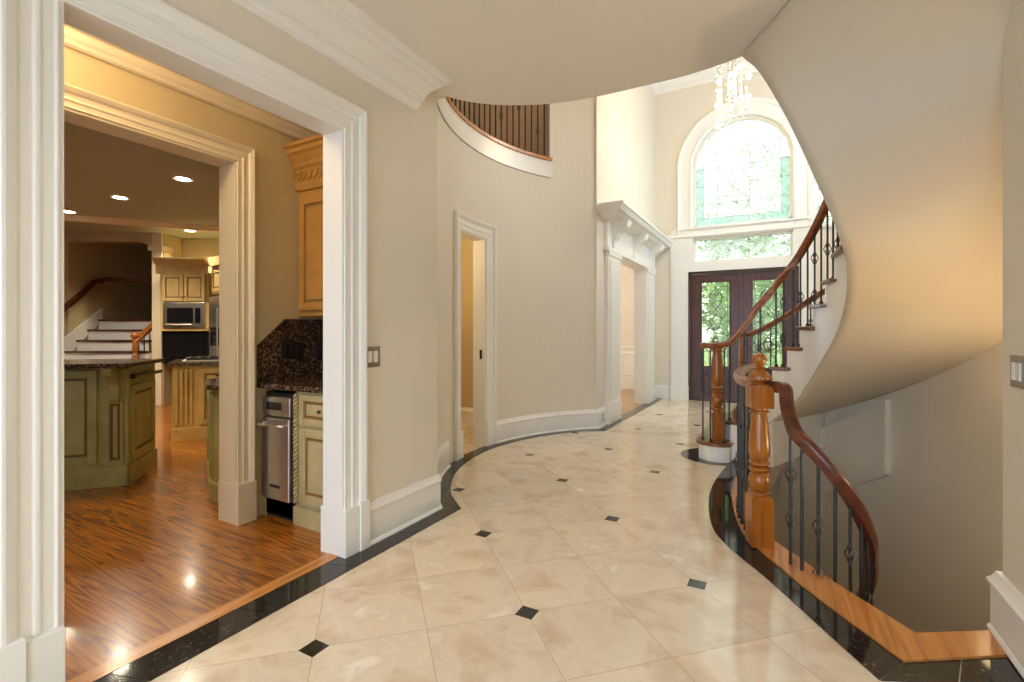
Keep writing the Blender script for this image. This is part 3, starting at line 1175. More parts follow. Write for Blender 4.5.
def arch_glass(xc, r, zs, z0, y, th=0.006, n=28):
    mb = MB()
    poly = [(xc - r, z0)] + [(xc + r * math.cos(PI - PI * i / n), zs + r * math.sin(PI - PI * i / n)) for i in range(n + 1)] + [(xc + r, z0)]
    M = Matrix(((1, 0, 0, 0), (0, 0, 1, 0), (0, 1, 0, 0), (0, 0, 0, 1)))
    mb.prism(poly, y, y + th, M)
    return mb


YG = YF + 0.10
w1 = thing('window_1', (WC, YG, AZ0), 'large arched leaded glass window above the entrance doors', 'window', kind='structure')
arch_glass(WC, WR, AZS, AZ0, YG).build('glass_pane', 'arch_glass', w1)
mb = MB()
mb.box(WX0 + 0.001, YG + 0.007, AZ0, WX1 - 0.001, YG + 0.011, AZ0 + 0.17)
mb.box(WX0 + 0.001, YG + 0.007, AZ0 + 0.17, WX0 + 0.17, YG + 0.011, AZS)
mb.box(WX1 - 0.17, YG + 0.007, AZ0 + 0.17, WX1 - 0.001, YG + 0.011, AZS)
mb.build('border_pane', 'border_glass', w1)['label'] = 'pale teal textured glass border'
mb = MB()
mb.sweep(arch_path(WC, WR, AZS, AZ0, YG), (0, -1, 0), [(0, -0.03), (0, 0.03), (-0.045, 0.03), (-0.045, -0.03)], sign=1)
mb.box(WX0, YG - 0.03, AZ0, WX1, YG + 0.03, AZ0 + 0.045)
mb.build('window_frame', 'trim', w1, smooth=30)
mb = MB()
cam_r = 0.006
yy = YG - 0.004


def lead(pts, r=cam_r):
    mb.tube([(p[0], yy, p[1]) for p in pts], r, 4)


# leading: inner rectangle grid, arc ring with radial bars
ib = 0.17
lead([(WX0 + ib, AZ0 + ib), (WX1 - ib, AZ0 + ib)])
lead([(WX0 + ib, AZ0 + ib), (WX0 + ib, AZS)])
lead([(WX1 - ib, AZ0 + ib), (WX1 - ib, AZS)])
for rr in (WR - 0.17, WR - 0.36):
    lead([(WC + rr * math.cos(PI * i / 24), AZS + rr * math.sin(PI * i / 24)) for i in range(25)])
for i in range(1, 12):
    a = PI * i / 12
    lead([(WC + (WR - 0.36) * math.cos(a), AZS + (WR - 0.36) * math.sin(a)), (WC + (WR - 0.02) * math.cos(a), AZS + (WR - 0.02) * math.sin(a))])
for x in (WC - 0.38, WC - 0.13, WC + 0.13, WC + 0.38):
    lead([(x, AZ0 + 0.02), (x, AZS + math.sqrt(max(0.01, (WR - 0.36) ** 2 - (x - WC) ** 2)))], 0.007)
for z in (AZ0 + 0.42, AZ0 + 0.75, AZ0 + 1.05):
    lead([(WX0 + 0.03, z), (WX1 - 0.03, z)], 0.007)
for k in range(5):
    a0 = 2 * PI * k / 5
    lead([(WC + 0.02 + (0.10 + 0.03 * math.sin(3 * t)) * math.cos(t + a0), AZ0 + 0.42 + (0.10 + 0.05 * math.cos(2 * t)) * math.sin(t + a0)) for t in [q * PI / 10 for q in range(21)]], 0.005)
for sx_ in (-1, 1):
    lead([(WC + sx_ * (0.03 + 0.10 * math.sin(t)), AZ0 + 0.55 + 0.13 * t) for t in [q * PI / 10 for q in range(11)]], 0.005)
mb.build('leading', 'lead_came', w1)

w2 = thing('window_2', (WC, YG, TZ0), 'rectangular transom window with etched oval just above the entrance doors', 'window', kind='structure')
MB().box(WX0, YG, TZ0, WX1, YG + 0.006, TZ1).build('glass_pane', 'arch_glass', w2)
mb = MB()
mb.sweep([(WX0, YG, TZ0), (WX0, YG, TZ1), (WX1, YG, TZ1), (WX1, YG, TZ0)], (0, -1, 0), [(0, -0.03), (0, 0.03), (-0.035, 0.03), (-0.035, -0.03)], closed=True, sign=1)
mb.build('window_frame', 'trim', w2)
mb = MB()
zc = (TZ0 + TZ1) / 2
for sa, sb in ((0.56, 0.16), (0.50, 0.12)):
    lead([(WC + sa * math.cos(q * PI / 16), zc + sb * math.sin(q * PI / 16)) for q in range(33)], 0.004)
for k in range(7):
    x = WC - 0.42 + 0.14 * k
    lead([(x + 0.06 * math.cos(t) * (1 + 0.3 * math.sin(t * 2)), zc + 0.09 * math.sin(t)) for t in [q * PI / 8 for q in range(17)]], 0.0035)
    lead([(x - 0.07, zc), (x, zc + 0.05 * (-1) ** k), (x + 0.07, zc)], 0.0035)
lead([(WX0, zc), (WC - 0.56, zc)], 0.004)
lead([(WC + 0.56, zc), (WX1, zc)], 0.004)
mb.build('leading', 'lead_came', w2)

w4 = thing('window_4', (0.69, YG, AWZ0), 'small arched window high behind the upper stair rail', 'window', kind='structure')
arch_glass(0.69, 0.20, AWZS, AWZ0, YG, n=14).build('glass_pane', 'arch_glass', w4)
mb = MB()
mb.sweep(arch_path(0.69, 0.20, AWZS, AWZ0, YG, 16), (0, -1, 0), [(0, -0.03), (0, 0.03), (-0.03, 0.03), (-0.03, -0.03)], sign=1)
mb.build('window_frame', 'trim', w4, smooth=30)

# entrance doors
fr = thing('door_3', (WC, YF + 0.08, 0), 'dark wooden frame of the double entrance doors', 'door frame', kind='structure')
mb = MB()
mb.box(DX0, YF + 0.0, 0, DX0 + 0.045, YF + 0.2, DTOP)
mb.box(DX1 - 0.045, YF + 0.0, 0, DX1, YF + 0.2, DTOP)
mb.box(DX0, YF + 0.0, DTOP - 0.045, DX1, YF + 0.2, DTOP)
mb.box(DX0, YF + 0.0, 0.0, DX1, YF + 0.2, 0.02)
mb.build('door_frame', 'door_stain', fr, bevel=0.004)


def entry_door(x0, x1, label, handle_side):
    t = thing('entrance_door', ((x0 + x1) / 2, YF + 0.075, 0.02), label, 'door', 'pair of glazed entrance doors')
    y0, y1 = YF + 0.05, YF + 0.10
    z0, z1 = 0.022, DTOP - 0.05
    gx0, gx1, gz0, gz1 = x0 + 0.16, x1 - 0.16, 0.60, 2.12
    mb = MB()
    mb.box(x0, y0, z0, gx0, y1, z1)
    mb.box(gx1, y0, z0, x1, y1, z1)
    mb.box(gx0, y0, gz1, gx1, y1, z1)
    mb.box(gx0, y0, z0, gx1, y1, 0.14)
    mb.box(gx0, y0, 0.50, gx1, y1, gz0)
    mb.build('stile_frame', 'door_stain', t, bevel=0.003)
    mb = MB()
    mb.box(gx0, y0 + 0.02, 0.14, gx1, y1 - 0.01, 0.50)
    mb.box(gx0 + 0.05, y0 + 0.004, 0.19, gx1 - 0.05, y1 - 0.01, 0.45)
    mb.build('lower_panel', 'door_stain', t, bevel=0.012)
    mb = MB()
    mb.sweep([(gx0, y0, gz0), (gx0, y0, gz1), (gx1, y0, gz1), (gx1, y0, gz0)], (0, -1, 0), [(0, -0.01), (0, 0.01), (-0.02, 0.006), (-0.02, -0.01)], closed=True, sign=1)
    mb.build('glazing_bead', 'door_stain', t)
    MB().box(gx0, y0 + 0.022, gz0, gx1, y0 + 0.028, gz1).build('glass_pane', 'door_glass', t)
    global yy
    yy = y0 + 0.016
    m2 = MB()

    def ld(pts, r=0.005):
        m2.tube([(p[0], yy, p[1]) for p in pts], r, 4)
    xm = (gx0 + gx1) / 2
    hw = (gx1 - gx0) / 2
    ld([(gx0 + 0.05, gz0), (gx0 + 0.05, gz1)], 0.004)
    ld([(gx1 - 0.05, gz0), (gx1 - 0.05, gz1)], 0.004)
    ld([(gx0, gz0 + 0.28), (gx1, gz0 + 0.28)], 0.004)
    ld([(gx0, gz1 - 0.1), (gx1, gz1 - 0.1)], 0.004)
    for s in (-1, 1):
        for (cz, r0, tw) in ((0.98, 0.11, 1), (1.22, 0.08, -1), (1.55, 0.10, 1), (1.85, 0.06, -1)):
            pts = []
            for q in range(26):
                tt = q / 25 * 3.6 * PI / 2
                rr = r0 * (1 - q / 32)
                pts.append((xm + s * (0.02 + r0 * 0.85 + rr * math.cos(tt * tw + PI)), cz + rr * math.sin(tt * tw + PI) * 1.1))
            ld([(min(max(px_, gx0 + 0.01), gx1 - 0.01), pz) for px_, pz in pts], 0.006)
        ld([(xm + s * 0.14 * math.sin(PI * q / 12), 0.9 + 0.16 * q / 12) for q in range(13)], 0.009)
        ld([(xm + s * 0.06 * math.sin(PI * q / 12), 0.9 + 0.24 * q / 12) for q in range(13)], 0.009)
        ld([(xm + s * 0.10 * math.sin(2 * PI * q / 20), 1.25 + 0.75 * q / 20) for q in range(21)], 0.006)
        ld([(xm + s * 0.11, gz0), (xm + s * 0.11, gz0 + 0.28)], 0.005)
    m2.build('scrollwork', 'bronze', t)
    hx = x1 - 0.06 if handle_side > 0 else x0 + 0.06
    h = MB()
    h.box(hx - 0.02, y0 - 0.008, 0.95, hx + 0.02, y0, 1.22)
    h.tube([(hx, y0 - 0.008, 1.02), (hx, y0 - 0.05, 1.02), (hx - handle_side * 0.10, y0 - 0.055, 1.015)], 0.009, 6)
    h.ball((hx, y0 - 0.015, 1.16), 0.018)
    h.build('door_handle', 'bronze', t)
    for hz in (0.3, 1.15, 2.0):
        xh = x0 + 0.004 if handle_side > 0 else x1 - 0.004
        MB().tube([(xh, y0 - 0.006, hz - 0.05), (xh, y0 - 0.006, hz + 0.05)], 0.008, 6).build('hinge', 'bronze', t)
    return t


xm = (DX0 + DX1) / 2
entry_door(DX0 + 0.047, xm - 0.003, 'dark wood entrance door leaf nearest the white corner, with scrolled glass', 1)
entry_door(xm + 0.003, DX1 - 0.047, 'dark wood entrance door leaf mostly behind the stair rails', -1)
MB().box(xm - 0.03, YF + 0.03, 0.03, xm + 0.03, YF + 0.052, DTOP - 0.06).build('astragal', 'door_stain', fr, bevel=0.006)

# foyer right side walls (behind the stair) and foyer ceiling
mb = MB()
mb.box(1.6, 8.6, 0, 1.7, YF + 0.1, ZT)
mb.box(1.6, 5.6, 0, 1.7, 6.6, ZT)
mb.box(1.6, 6.6, 0, 1.7, 8.6, 3.4)
mb.box(1.6, 6.6, 5.0, 1.7, 8.6, ZT)
struct(mb.build('wall_foyer_right', 'wall'), 'foyer wall behind the stair', 'wall')
mb = MB()
mb.box(-4.3, 1.3, ZT, 3.0, YF + 0.3, ZT + 0.1)
struct(mb.build('ceiling_foyer', 'ceiling'), 'high foyer ceiling above the chandelier', 'ceiling')
mb = MB()
mb.box(-4.3, 1.2, 3.3, 3.0, 1.3, ZT)
mb.box(-4.35, 1.2, 3.3, -4.25, 6.0, ZT)
mb.box(2.6, 1.3, 3.3, 2.7, 6.0, ZT)
struct(mb.build('wall_upper_landing', 'wall'), 'walls of the upstairs landing above the hall', 'wall')

# ------------------------------------------------------------------ hall ceiling (landing slab) and right wall
land_edge = [(-2.085, 2.70), (-2.05, 2.82), (-1.93, 2.98), (-1.75, 3.12), (-1.5, 3.235), (-1.2, 3.30), (-0.85, 3.315), (-0.5, 3.31), (-0.2, 3.25)]
le = [tuple(p)[:2] for p in catmull([(*p, 0) for p in land_edge], 4)]
CREASE = [(-0.2, 3.25), (0.774, 1.50)]
slab = clean([(XL - 0.14, -3.5), (XL - 0.14, 2.70)] + le + [CREASE[1], (XR + 0.1, 1.5), (XR + 0.1, -3.5)])
mb = MB()
mb.prism(slab, ZC, ZG - 0.02)
struct(mb.build('ceiling', 'ceiling'), 'flat beige hall ceiling with a curved edge open to the foyer', 'ceiling')
mb = MB()
mb.prism(clean([(0.774, 1.5), (-0.2, 3.25), (0.6, 2.3), (0.774, 2.2)]), 3.2, ZG)
mb.prism([(-3.0, 1.2), (2.7, 1.2), (2.7, 1.5), (-0.0, 1.5), (-0.2, 2.0), (-3.0, 2.2)], 3.32, 3.36)
struct(mb.build('floor_landing', 'dining_oak'), 'upstairs landing floor over the hall', 'floor')

mb = MB()
mb.box(XR, -3.5, -3.4, XR + 0.12, 2.655, 3.3)
struct(mb.build('wall_right', 'wall'), 'grey painted hall wall ending beside the stairwell', 'wall')
mb = MB()
RB = [(a * 1.3, b) for a, b in BASE_P]
mb.sweep([(XR, -3.4, 0.013), (XR, 2.657, 0.013), (XR + 0.12, 2.657, 0.013)], (0, 0, 1), RB, sign=1)
mb.sweep([(XR, -3.4, 0.013), (XR, 2.657, 0.013), (XR + 0.12, 2.657, 0.013)], (0, 0, 1), SHOE, sign=1)
struct(mb.build('baseboard_right', 'trim', smooth=30), 'tall white baseboard at the foot of the wall beside the stairwell', 'baseboard')

# outer stairwell wall
mb = MB()
wo = [(0.50, 6.10)] + [p for p in OUTER_S if p[0] > 0.5 or p[1] < 5]


def curve_wall(mb, pts, z0, z1, th):
    n = len(pts)
    P = [Vector((p[0], p[1])) for p in pts]
    O = []
    for i in range(n):
        t = (P[min(i + 1, n - 1)] - P[max(i - 1, 0)]).normalized()
        O.append(P[i] + Vector((-t.y, t.x)) * th)
    for i in range(n - 1):
        mb.prism([tuple(P[i]), tuple(P[i + 1]), tuple(O[i + 1]), tuple(O[i])], z0, z1)


curve_wall(mb, wo, 0, ZT, 0.12)
curve_wall(mb, [(-1.2, 6.1), (-0.7, 6.26), (-0.3, 6.31)] + OUTER_S, -3.4, -0.001, 0.12)
struct(mb.build('wall_stairwell', 'wall', smooth=35, weld=True), 'curved wall wrapping round the outside of the staircase', 'wall')
mb = MB()
ub = [(0.04, 6.30), (0.22, 6.24), (0.40, 6.16), (0.54, 6.07)]
for p, q, z0_, z1_ in zip(ub, ub[1:], (0.16, 0.30, 0.42), (0.30, 0.42, 0.62)):
    mb.prism([p, q, (q[0] + 0.03, q[1] + 0.10), (p[0] + 0.03, p[1] + 0.10)], -0.2, [z0_, z1_, z1_, z0_])
struct(mb.build('wall_under_stair', 'wall'), 'low wall closing the side of the first steps', 'wall')
# raised plaster band on lower stairwell wall, its foot sloping with the flight below
mb = MB()
bp = [(-0.02, 6.24), (0.30, 6.14), (0.50, 5.99), (0.69, 5.79), (0.83, 5.57)]
bpc = [tuple(p)[:2] for p in catmull([(*p, 0) for p in bp], 4)]
n = len(bpc)
for i in range(n - 1):
    a, b = Vector(bpc[i]), Vector(bpc[i + 1])
    t = (b - a).normalized()
    o1 = Vector((-t.y, t.x)) * 0.10
    za = lerp(-0.70, -0.085, i / (n - 1))
    zb = lerp(-0.70, -0.085, (i + 1) / (n - 1))
    mb.prism([tuple(a), tuple(b), tuple(b + o1), tuple(a + o1)], [za, zb, zb, za], [lerp(0.02, 0.60, i / (n - 1)), lerp(0.02, 0.60, (i + 1) / (n - 1))] * 1 + [lerp(0.02, 0.60, (i + 1) / (n - 1)), lerp(0.02, 0.60, i / (n - 1))])
struct(mb.build('trim_13', 'wall', smooth=35, weld=True), 'raised plaster band with sloping foot on the lower stairwell wall', 'trim')

# ------------------------------------------------------------------ main staircase
INN = {1: (-0.66, 5.08), 2: (-0.475, 5.16), 3: (-0.335, 5.06), 4: (-0.20, 5.02), 5: (-0.067, 4.99), 6: (0.055, 5.005), 7: (0.149, 4.955),
       8: (0.236, 4.825), 9: (0.306, 4.63), 10: (0.352, 4.40), 11: (0.385, 3.98), 12: (0.352, 3.50), 13: (0.27, 3.20), 14: (0.178, 3.045),
       15: (0.095, 2.965), 16: (0.02, 2.95), 17: (-0.06, 2.985), 18: (-0.155, 3.10), 19: (-0.21, 3.24)}
OUT = {1: (-0.60, 6.75), 2: (-0.42, 6.62), 3: (-0.17, 6.48), 4: (0.10, 6.30), 5: (0.40, 6.15), 6: (0.72, 5.85), 7: (0.95, 5.45), 8: (1.12, 5.0),
       9: (1.23, 4.5), 10: (1.29, 4.1), 11: (1.29, 3.85), 12: (1.26, 3.6), 13: (1.2, 3.35), 14: (1.1, 3.12), 15: (1.0, 2.93), 16: (0.9, 2.77),
       17: (0.77, 2.62), 18: (0.77, 2.2), 19: (0.77, 1.62)}
SIN = [(-0.42, 5.03, 0.0), (-0.30, 5.03, 0.15), (-0.16, 5.01, 0.33), (-0.067, 4.985, 0.43), (0.028, 5.005, 0.52), (0.142, 4.955, 0.66), (0.213, 4.865, 0.81),
       (0.277, 4.73, 0.97), (0.332, 4.54, 1.115), (0.367, 4.34, 1.245), (0.379, 4.16, 1.355), (0.376, 3.96, 1.43), (0.366, 3.76, 1.495), (0.350, 3.58, 1.555), (0.331, 3.42, 1.62),
       (0.304, 3.305, 1.685), (0.272, 3.215, 1.755), (0.244, 3.15, 1.825), (0.178, 3.04, 1.968), (0.085, 2.96, 2.196), (-0.007, 2.955, 2.423),
       (-0.104, 3.02, 2.655), (-0.187, 3.16, 2.82), (-0.2, 3.25, 2.88)]
SOUT = [(-0.15, 6.44, 0.0), (0.10, 6.30, 0.19), (0.40, 6.15, 0.375), (0.72, 5.85, 0.556), (0.95, 5.45, 0.737), (1.12, 5.0, 0.918), (1.23, 4.5, 1.10),
        (1.29, 4.1, 1.28), (1.29, 3.85, 1.46), (1.25, 3.55, 1.64), (1.16, 3.24, 1.82), (1.03, 2.98, 2.0), (0.92, 2.80, 2.15), (0.84, 2.70, 2.30),
        (0.774, 2.60, 2.46), (0.774, 2.38, 2.58), (0.774, 2.05, 2.72), (0.774, 1.5, 2.88)]
sin_t = [(p[2], tuple(p)) for p in [tuple(v) for v in catmull(SIN, 5)]]
sout_t = [(p[2], tuple(p)) for p in [tuple(v) for v in catmull(SOUT, 5)]]

st = thing('staircase', (-0.543, 5.068, 0), 'sweeping curved staircase with oak newel, iron balusters and white string', 'staircase')
mb = MB()
NZ, NR = 110, 16
grid = []
for i in range(NZ + 1):
    z = 2.88 * i / NZ
    a = Vector(interp(sin_t, z))
    b = Vector(interp(sout_t, z))
    if 0.3 < i / NZ:
        b = b + (b - a).normalized() * 0.05
    grid.append([a.lerp(b, j / NR) for j in range(NR + 1)])
vs = [v for r in grid for v in r]
w = NR + 1
mb.add(vs, [(i * w + j, i * w + j + 1, (i + 1) * w + j + 1, (i + 1) * w + j) for i in range(NZ) for j in range(NR)])
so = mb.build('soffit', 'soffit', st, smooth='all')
sd = so.modifiers.new('so', 'SOLIDIFY')
sd.thickness = 0.02
sd.offset = -1 if so.data.polygons[0].normal.z > 0 else 1
sd.offset = 0

# white cut string, one continuous curved face following steps
full = catmull([(*INN[k], RISE * k) for k in range(2, 20)], 8)
sdense = catmull(SIN, 14)


def progress(p):
    best, bk = 9, 2
    for i, q in enumerate(full):
        d_ = (q.x - p.x) ** 2 + (q.y - p.y) ** 2
        if d_ < best:
            best, bk = d_, 2 + i / 8
    return bk


mb = MB()
for p, q in zip(sdense, sdense[1:]):
    if p.z > 1.74:
        break
    t = Vector((q.x - p.x, q.y - p.y))
    if t.length < 1e-5:
        continue
    t.normalize()
    nn = Vector((t.y, -t.x))
    pr = progress((p + q) / 2)
    zt = RISE * int(pr + 0.02) - 0.02 if pr < 17 else 3.25
    a_, b_ = 0.0, 0.035
    if p.z > 1.75:
        a_, b_ = 0.035, 0.06
    zt = max(zt, p.z + 0.05)
    mb.prism([(p.x - nn.x * a_, p.y - nn.y * a_), (q.x - nn.x * a_, q.y - nn.y * a_), (q.x - nn.x * b_, q.y - nn.y * b_), (p.x - nn.x * b_, p.y - nn.y * b_)],
             [max(0, p.z + 0.002), max(0, q.z + 0.002), max(0, q.z + 0.02), max(0, p.z + 0.02)], [zt] * 4)
mb.build('stringer', 'trim', st)

# risers and treads
for k in range(1, 19):
    a, b, c, d = [Vector(INN[k]), Vector(INN[k + 1]), Vector(OUT[k + 1]), Vector(OUT[k])]
    if k == 1:
        continue
    if k > 12:
        a, b = a + (d - a).normalized() * 0.10, b + (c - b).normalized() * 0.10
    rz = MB()
    u = (d - a).normalized()
    f = (b - a).normalized()
    nn = Vector((-u.y, u.x))
    if nn.dot(f) < 0:
        nn = -nn
    rz.prism([tuple(a), tuple(d), tuple(d + nn * 0.02), tuple(a + nn * 0.02)], RISE * (k - 1) - 0.01, RISE * k - 0.03)
    rz.build('riser', 'trim', st)
    tr = MB()
    ov = 0.03
    a2, d2 = a - nn * ov - u * 0.035, d - nn * ov
    b2, c2 = b + nn * 0.012 - u * 0.035, c + nn * 0.012
    tr.prism([tuple(a2), tuple(d2), tuple(c2), tuple(b2)], RISE * k - 0.032, RISE * k)
    tr.build('tread', 'tread_wood', st, bevel=0.008)
    if k >= 2 and k < 5:
        fl_ = MB()
        fl_.prism([tuple(a), tuple(d), tuple(c), tuple(b)], 0, RISE * k - 0.033)
        fl_.build('step_block', 'trim', st)

# bullnose first step
N1 = Vector((-0.543, 5.068))
bn = [(N1.x + 0.165 * math.cos(a), N1.y + 0.165 * math.sin(a)) for a in [PI * 1.5 - PI * q / 14 for q in range(15)]]
bn = [(N1.x + 0.165 * math.cos(a), N1.y + 0.165 * math.sin(a)) for a in [PI * (1.75 - 0.75 * q / 14) for q in range(15)]]
plan = bn + [(-0.68, 6.9), (-0.42, 6.9), (-0.36, 6.62), (-0.40, 5.06)]
mb = MB()
mb.prism(plan, 0.005, RISE - 0.032)
mb.build('riser', 'trim', st)
mb = MB()
cxm, cym = N1.x, N1.y
plan2 = [(x + (x - cxm) * 0.16, y + (y - cym) * 0.16) for x, y in bn] + [(-0.71, 6.93), (-0.42, 6.93), (-0.34, 6.64), (-0.39, 5.06)]
mb.prism(plan2, RISE - 0.032, RISE)
mb.build('tread', 'tread_wood', st, bevel=0.008)


def newel(parent, x, y, z0, ztop, size=0.115, finial=True, mat='newel_oak', slim=1.0, name='newel_post'):
    """square base, turned shaft, square head block, finial"""
    h = ztop - z0
    s = size / 2
    root = MB()
    rot = Matrix.Translation((x, y, 0)) @ Matrix.Rotation(math.radians(20), 4, 'Z') @ Matrix.Translation((-x, -y, 0))
    zb = z0 + (0.245 if finial else 0.30) * h
    root.box(x - s, y - s, z0, x + s, y + s, zb, rot)
    root.add([rot @ Vector(v) for v in [(x - s, y - s, zb), (x + s, y - s, zb), (x + s, y + s, zb), (x - s, y + s, zb),
                                       (x - s * .7, y - s * .7, zb + 0.02), (x + s * .7, y - s * .7, zb + 0.02), (x + s * .7, y + s * .7, zb + 0.02), (x - s * .7, y + s * .7, zb + 0.02)]],
             [(0, 1, 5, 4), (1, 2, 6, 5), (2, 3, 7, 6), (3, 0, 4, 7), (4, 5, 6, 7)])
    zh0 = z0 + h * (0.715 if finial else 1.0)
    L = zh0 - zb
    r = s * slim
    pf = [(0.80, 0.02), (0.80, 0.035), (0.98, 0.05), (0.98, 0.07), (0.62, 0.085), (0.80, 0.11), (0.96, 0.16), (1.0, 0.20), (0.90, 0.25), (0.62, 0.285),
          (0.90, 0.30), (1.02, 0.32), (0.90, 0.34), (0.62, 0.355), (0.95, 0.375), (0.95, 0.40), (0.70, 0.42), (0.92, 0.47), (0.96, 0.55), (0.90, 0.68), (0.80, 0.80), (0.70, 0.90), (0.66, 0.93),
          (0.88, 0.945), (0.88, 0.96), (0.70, 0.975), (0.70, 1.0)]
    root.lathe([(r * a, zb + L * b) for a, b in pf], (x, y, 0), 20)
    if finial:
        zh1 = zh0 + h * 0.115
        root.box(x - s * 1.0, y - s * 1.0, zh0, x + s * 1.0, y + s * 1.0, zh1, rot)
    o = root.build(name, mat, parent, smooth=30, bevel=0.004)
    if finial:
        f = MB()
        H = ztop - zh1
        fp = [(0.95, 0.0), (0.95, 0.04), (0.55, 0.07), (0.62, 0.10), (0.95, 0.16), (1.02, 0.24), (0.95, 0.33), (0.62, 0.44), (0.45, 0.50), (0.66, 0.53), (0.42, 0.57), (0.30, 0.60),
              (0.44, 0.65), (0.62, 0.74), (0.66, 0.82), (0.56, 0.92), (0.32, 0.98), (0.05, 1.0)]
        f.lathe([(s * a, zh1 + H * b) for a, b in fp], (x, y, 0), 20)
        for q in range(10):
            a = 2 * PI * q / 10
            f.ball((x + s * 0.92 * math.cos(a), y + s * 0.92 * math.sin(a), zh1 + H * 0.22), s * 0.22, 6, 5)
        f.build('finial', mat, o, smooth=40)
    return o


newel(st, N1.x, N1.y, RISE, 1.07, 0.12, finial=False)
newel(st, -0.42, 6.60, 2 * RISE, 1.16, 0.09, finial=False)

# inner handrail
RP = [(-0.3, 0), (-0.3, 0)]
RPROF = [(-0.022, -0.022), (-0.028, -0.005), (-0.034, 0.005), (-0.032, 0.022), (-0.018, 0.034), (0.018, 0.034), (0.032, 0.022), (0.034, 0.005), (0.028, -0.005), (0.022, -0.022)]


def well_off(k):
    """point on the inner tread line shifted over the treads"""
    i = min(max(k, 1.0), 19.0)
    j = (i - 2) * 8
    j = min(max(j, 0), len(full) - 1.001)
    a = int(j)
    p = full[a].lerp(full[a + 1], j - a)
    t = full[min(a + 2, len(full) - 1)] - full[max(a - 1, 0)]
    t = Vector((t.x, t.y)).normalized()
    return Vector((p.x - t.y * 0.04, p.y + t.x * 0.04))


rp = [(-0.665, 5.08, 1.085), (-0.655, 5.04, 1.085), (-0.61, 5.03, 1.085), (-0.543, 5.055, 1.085), (-0.45, 5.07, 1.105), (-0.383, 5.07, 1.17), (-0.29, 5.07, 1.29), (-0.20, 5.06, 1.43), (-0.12, 5.04, 1.53)]
for kk in [5 + 0.5 * q for q in range(0, 29)]:
    w_ = well_off(kk)
    rp.append((w_.x, w_.y, RISE * kk + 0.69))
rpc = catmull(rp, 4)
mb = MB()
mb.rail(rpc, RPROF)
mb.build('handrail', 'rail_wood', st, smooth=40)
# volute cap over newel
mb = MB()
mb.lathe([(0.02, 1.062), (0.055, 1.066), (0.062, 1.085), (0.055, 1.112), (0.02, 1.12)], (-0.60, 5.03, 0), 20)
mb.build('volute', 'rail_wood', st, smooth=40)


def rail_z(x, y):
    return min(rpc, key=lambda q: (q.x - x) ** 2 + (q.y - y) ** 2).z - 0.02


c = 0
# balusters round the bullnose
for ang in (200, 250, 305):
    x, y = N1.x + 0.13 * math.cos(math.radians(ang)), N1.y + 0.13 * math.sin(math.radians(ang))
    baluster(st, x, y, RISE, 1.068, 0)
for k in range(2, 18):
    for fq in (0.22, 0.72):
        if k < 5:
            a, b = Vector(INN[k]), Vector(INN[k + 1])
            p = a.lerp(b, fq) + Vector((0, 0.04))
        else:
            p = well_off(k + fq)
        style = (0, 1, 0, 2)[c % 4]
        if k < 5 and fq > 0.5:
            c += 1
            continue
        baluster(st, p.x, p.y, RISE * k, rail_z(p.x, p.y), style)
        c += 1

# outer short handrail by the foyer side
op = [(-0.47, 6.60, 1.18), (-0.40, 6.60, 1.18), (-0.30, 6.545, 1.20), (-0.17, 6.44, 1.26), (-0.03, 6.34, 1.345), (0.10, 6.26, 1.43), (0.22, 6.19, 1.52), (0.33, 6.13, 1.60), (0.43, 6.09, 1.66)]
mb = MB()
mb.rail(catmull(op, 4), RPROF)
mb.build('handrail', 'rail_wood', st, smooth=40)
opc = catmull(op, 4)
for k, fq in ((2, .3), (2, .8), (3, .3), (3, .75), (4, .25), (4, .65)):
    a, b = Vector(OUT[k]), Vector(OUT[k + 1])
    p = a.lerp(b, fq) + Vector((-0.02, -0.05))
    z1 = min(opc, key=lambda q: (q.x - p.x) ** 2 + (q.y - p.y) ** 2).z - 0.02
    baluster(st, p.x, p.y, RISE * k, z1, 2 if fq > 0.5 else 0)
mb = MB()
mb.tube([(0.43, 6.09, 1.64), (0.46, 6.10, 1.58), (0.51, 6.12, 1.58)], 0.012, 6)
mb.build('rail_bracket', 'iron', st)

# ------------------------------------------------------------------ railing round the well and down to the basement
wr = thing('stairwell_railing', (-0.122, 3.121, 0.012), 'nearest railing with carved oak newel curving down into the stairwell', 'railing')
newel(wr, -0.11, 3.115, 0.012, 1.10, 0.118)
guard = [(-0.11, 3.115, 0.91), (-0.19, 3.30, 0.91), (-0.245, 3.55, 0.91), (-0.268, 3.85, 0.91), (-0.268, 4.2, 0.91), (-0.245, 4.55, 0.91), (-0.21, 4.80, 0.91), (-0.17, 4.96, 0.93)]
gc = catmull(guard, 4)
mb = MB()
mb.rail(gc, RPROF)
mb.build('guard_handrail', 'rail_wood', wr, smooth=40)
acc = 0
last = gc[0]
i = 0
nb = 0
dist = 0
pts_b = []
for p, q in zip(gc, gc[1:]):
    seg = (q - p).length
    while dist + seg >= 0.10 * (len(pts_b) + 1):
        t = (0.10 * (len(pts_b) + 1) - dist) / seg
        pts_b.append(p.lerp(q, t))
    dist += seg
for i, p in enumerate(pts_b[:-1]):
    baluster(wr, p.x, p.y, 0.012, 0.892, (2, 0)[i % 2])
down = [(-0.07, 3.125, 0.905), (-0.01, 3.09, 0.905), (0.018, 3.03, 0.895), (0.028, 2.96, 0.80), (0.06, 2.89, 0.70), (0.12, 2.865, 0.635), (0.226, 2.86, 0.505), (0.32, 2.91, 0.355), (0.385, 3.02, 0.18), (0.405, 3.12, 0.05),
        (0.43, 3.32, -0.15), (0.43, 3.55, -0.36), (0.42, 3.8, -0.57), (0.40, 4.1, -0.78), (0.36, 4.4, -1.0), (0.28, 4.7, -1.25), (0.1, 4.93, -1.55)]
dc = catmull(down, 5)
mb = MB()
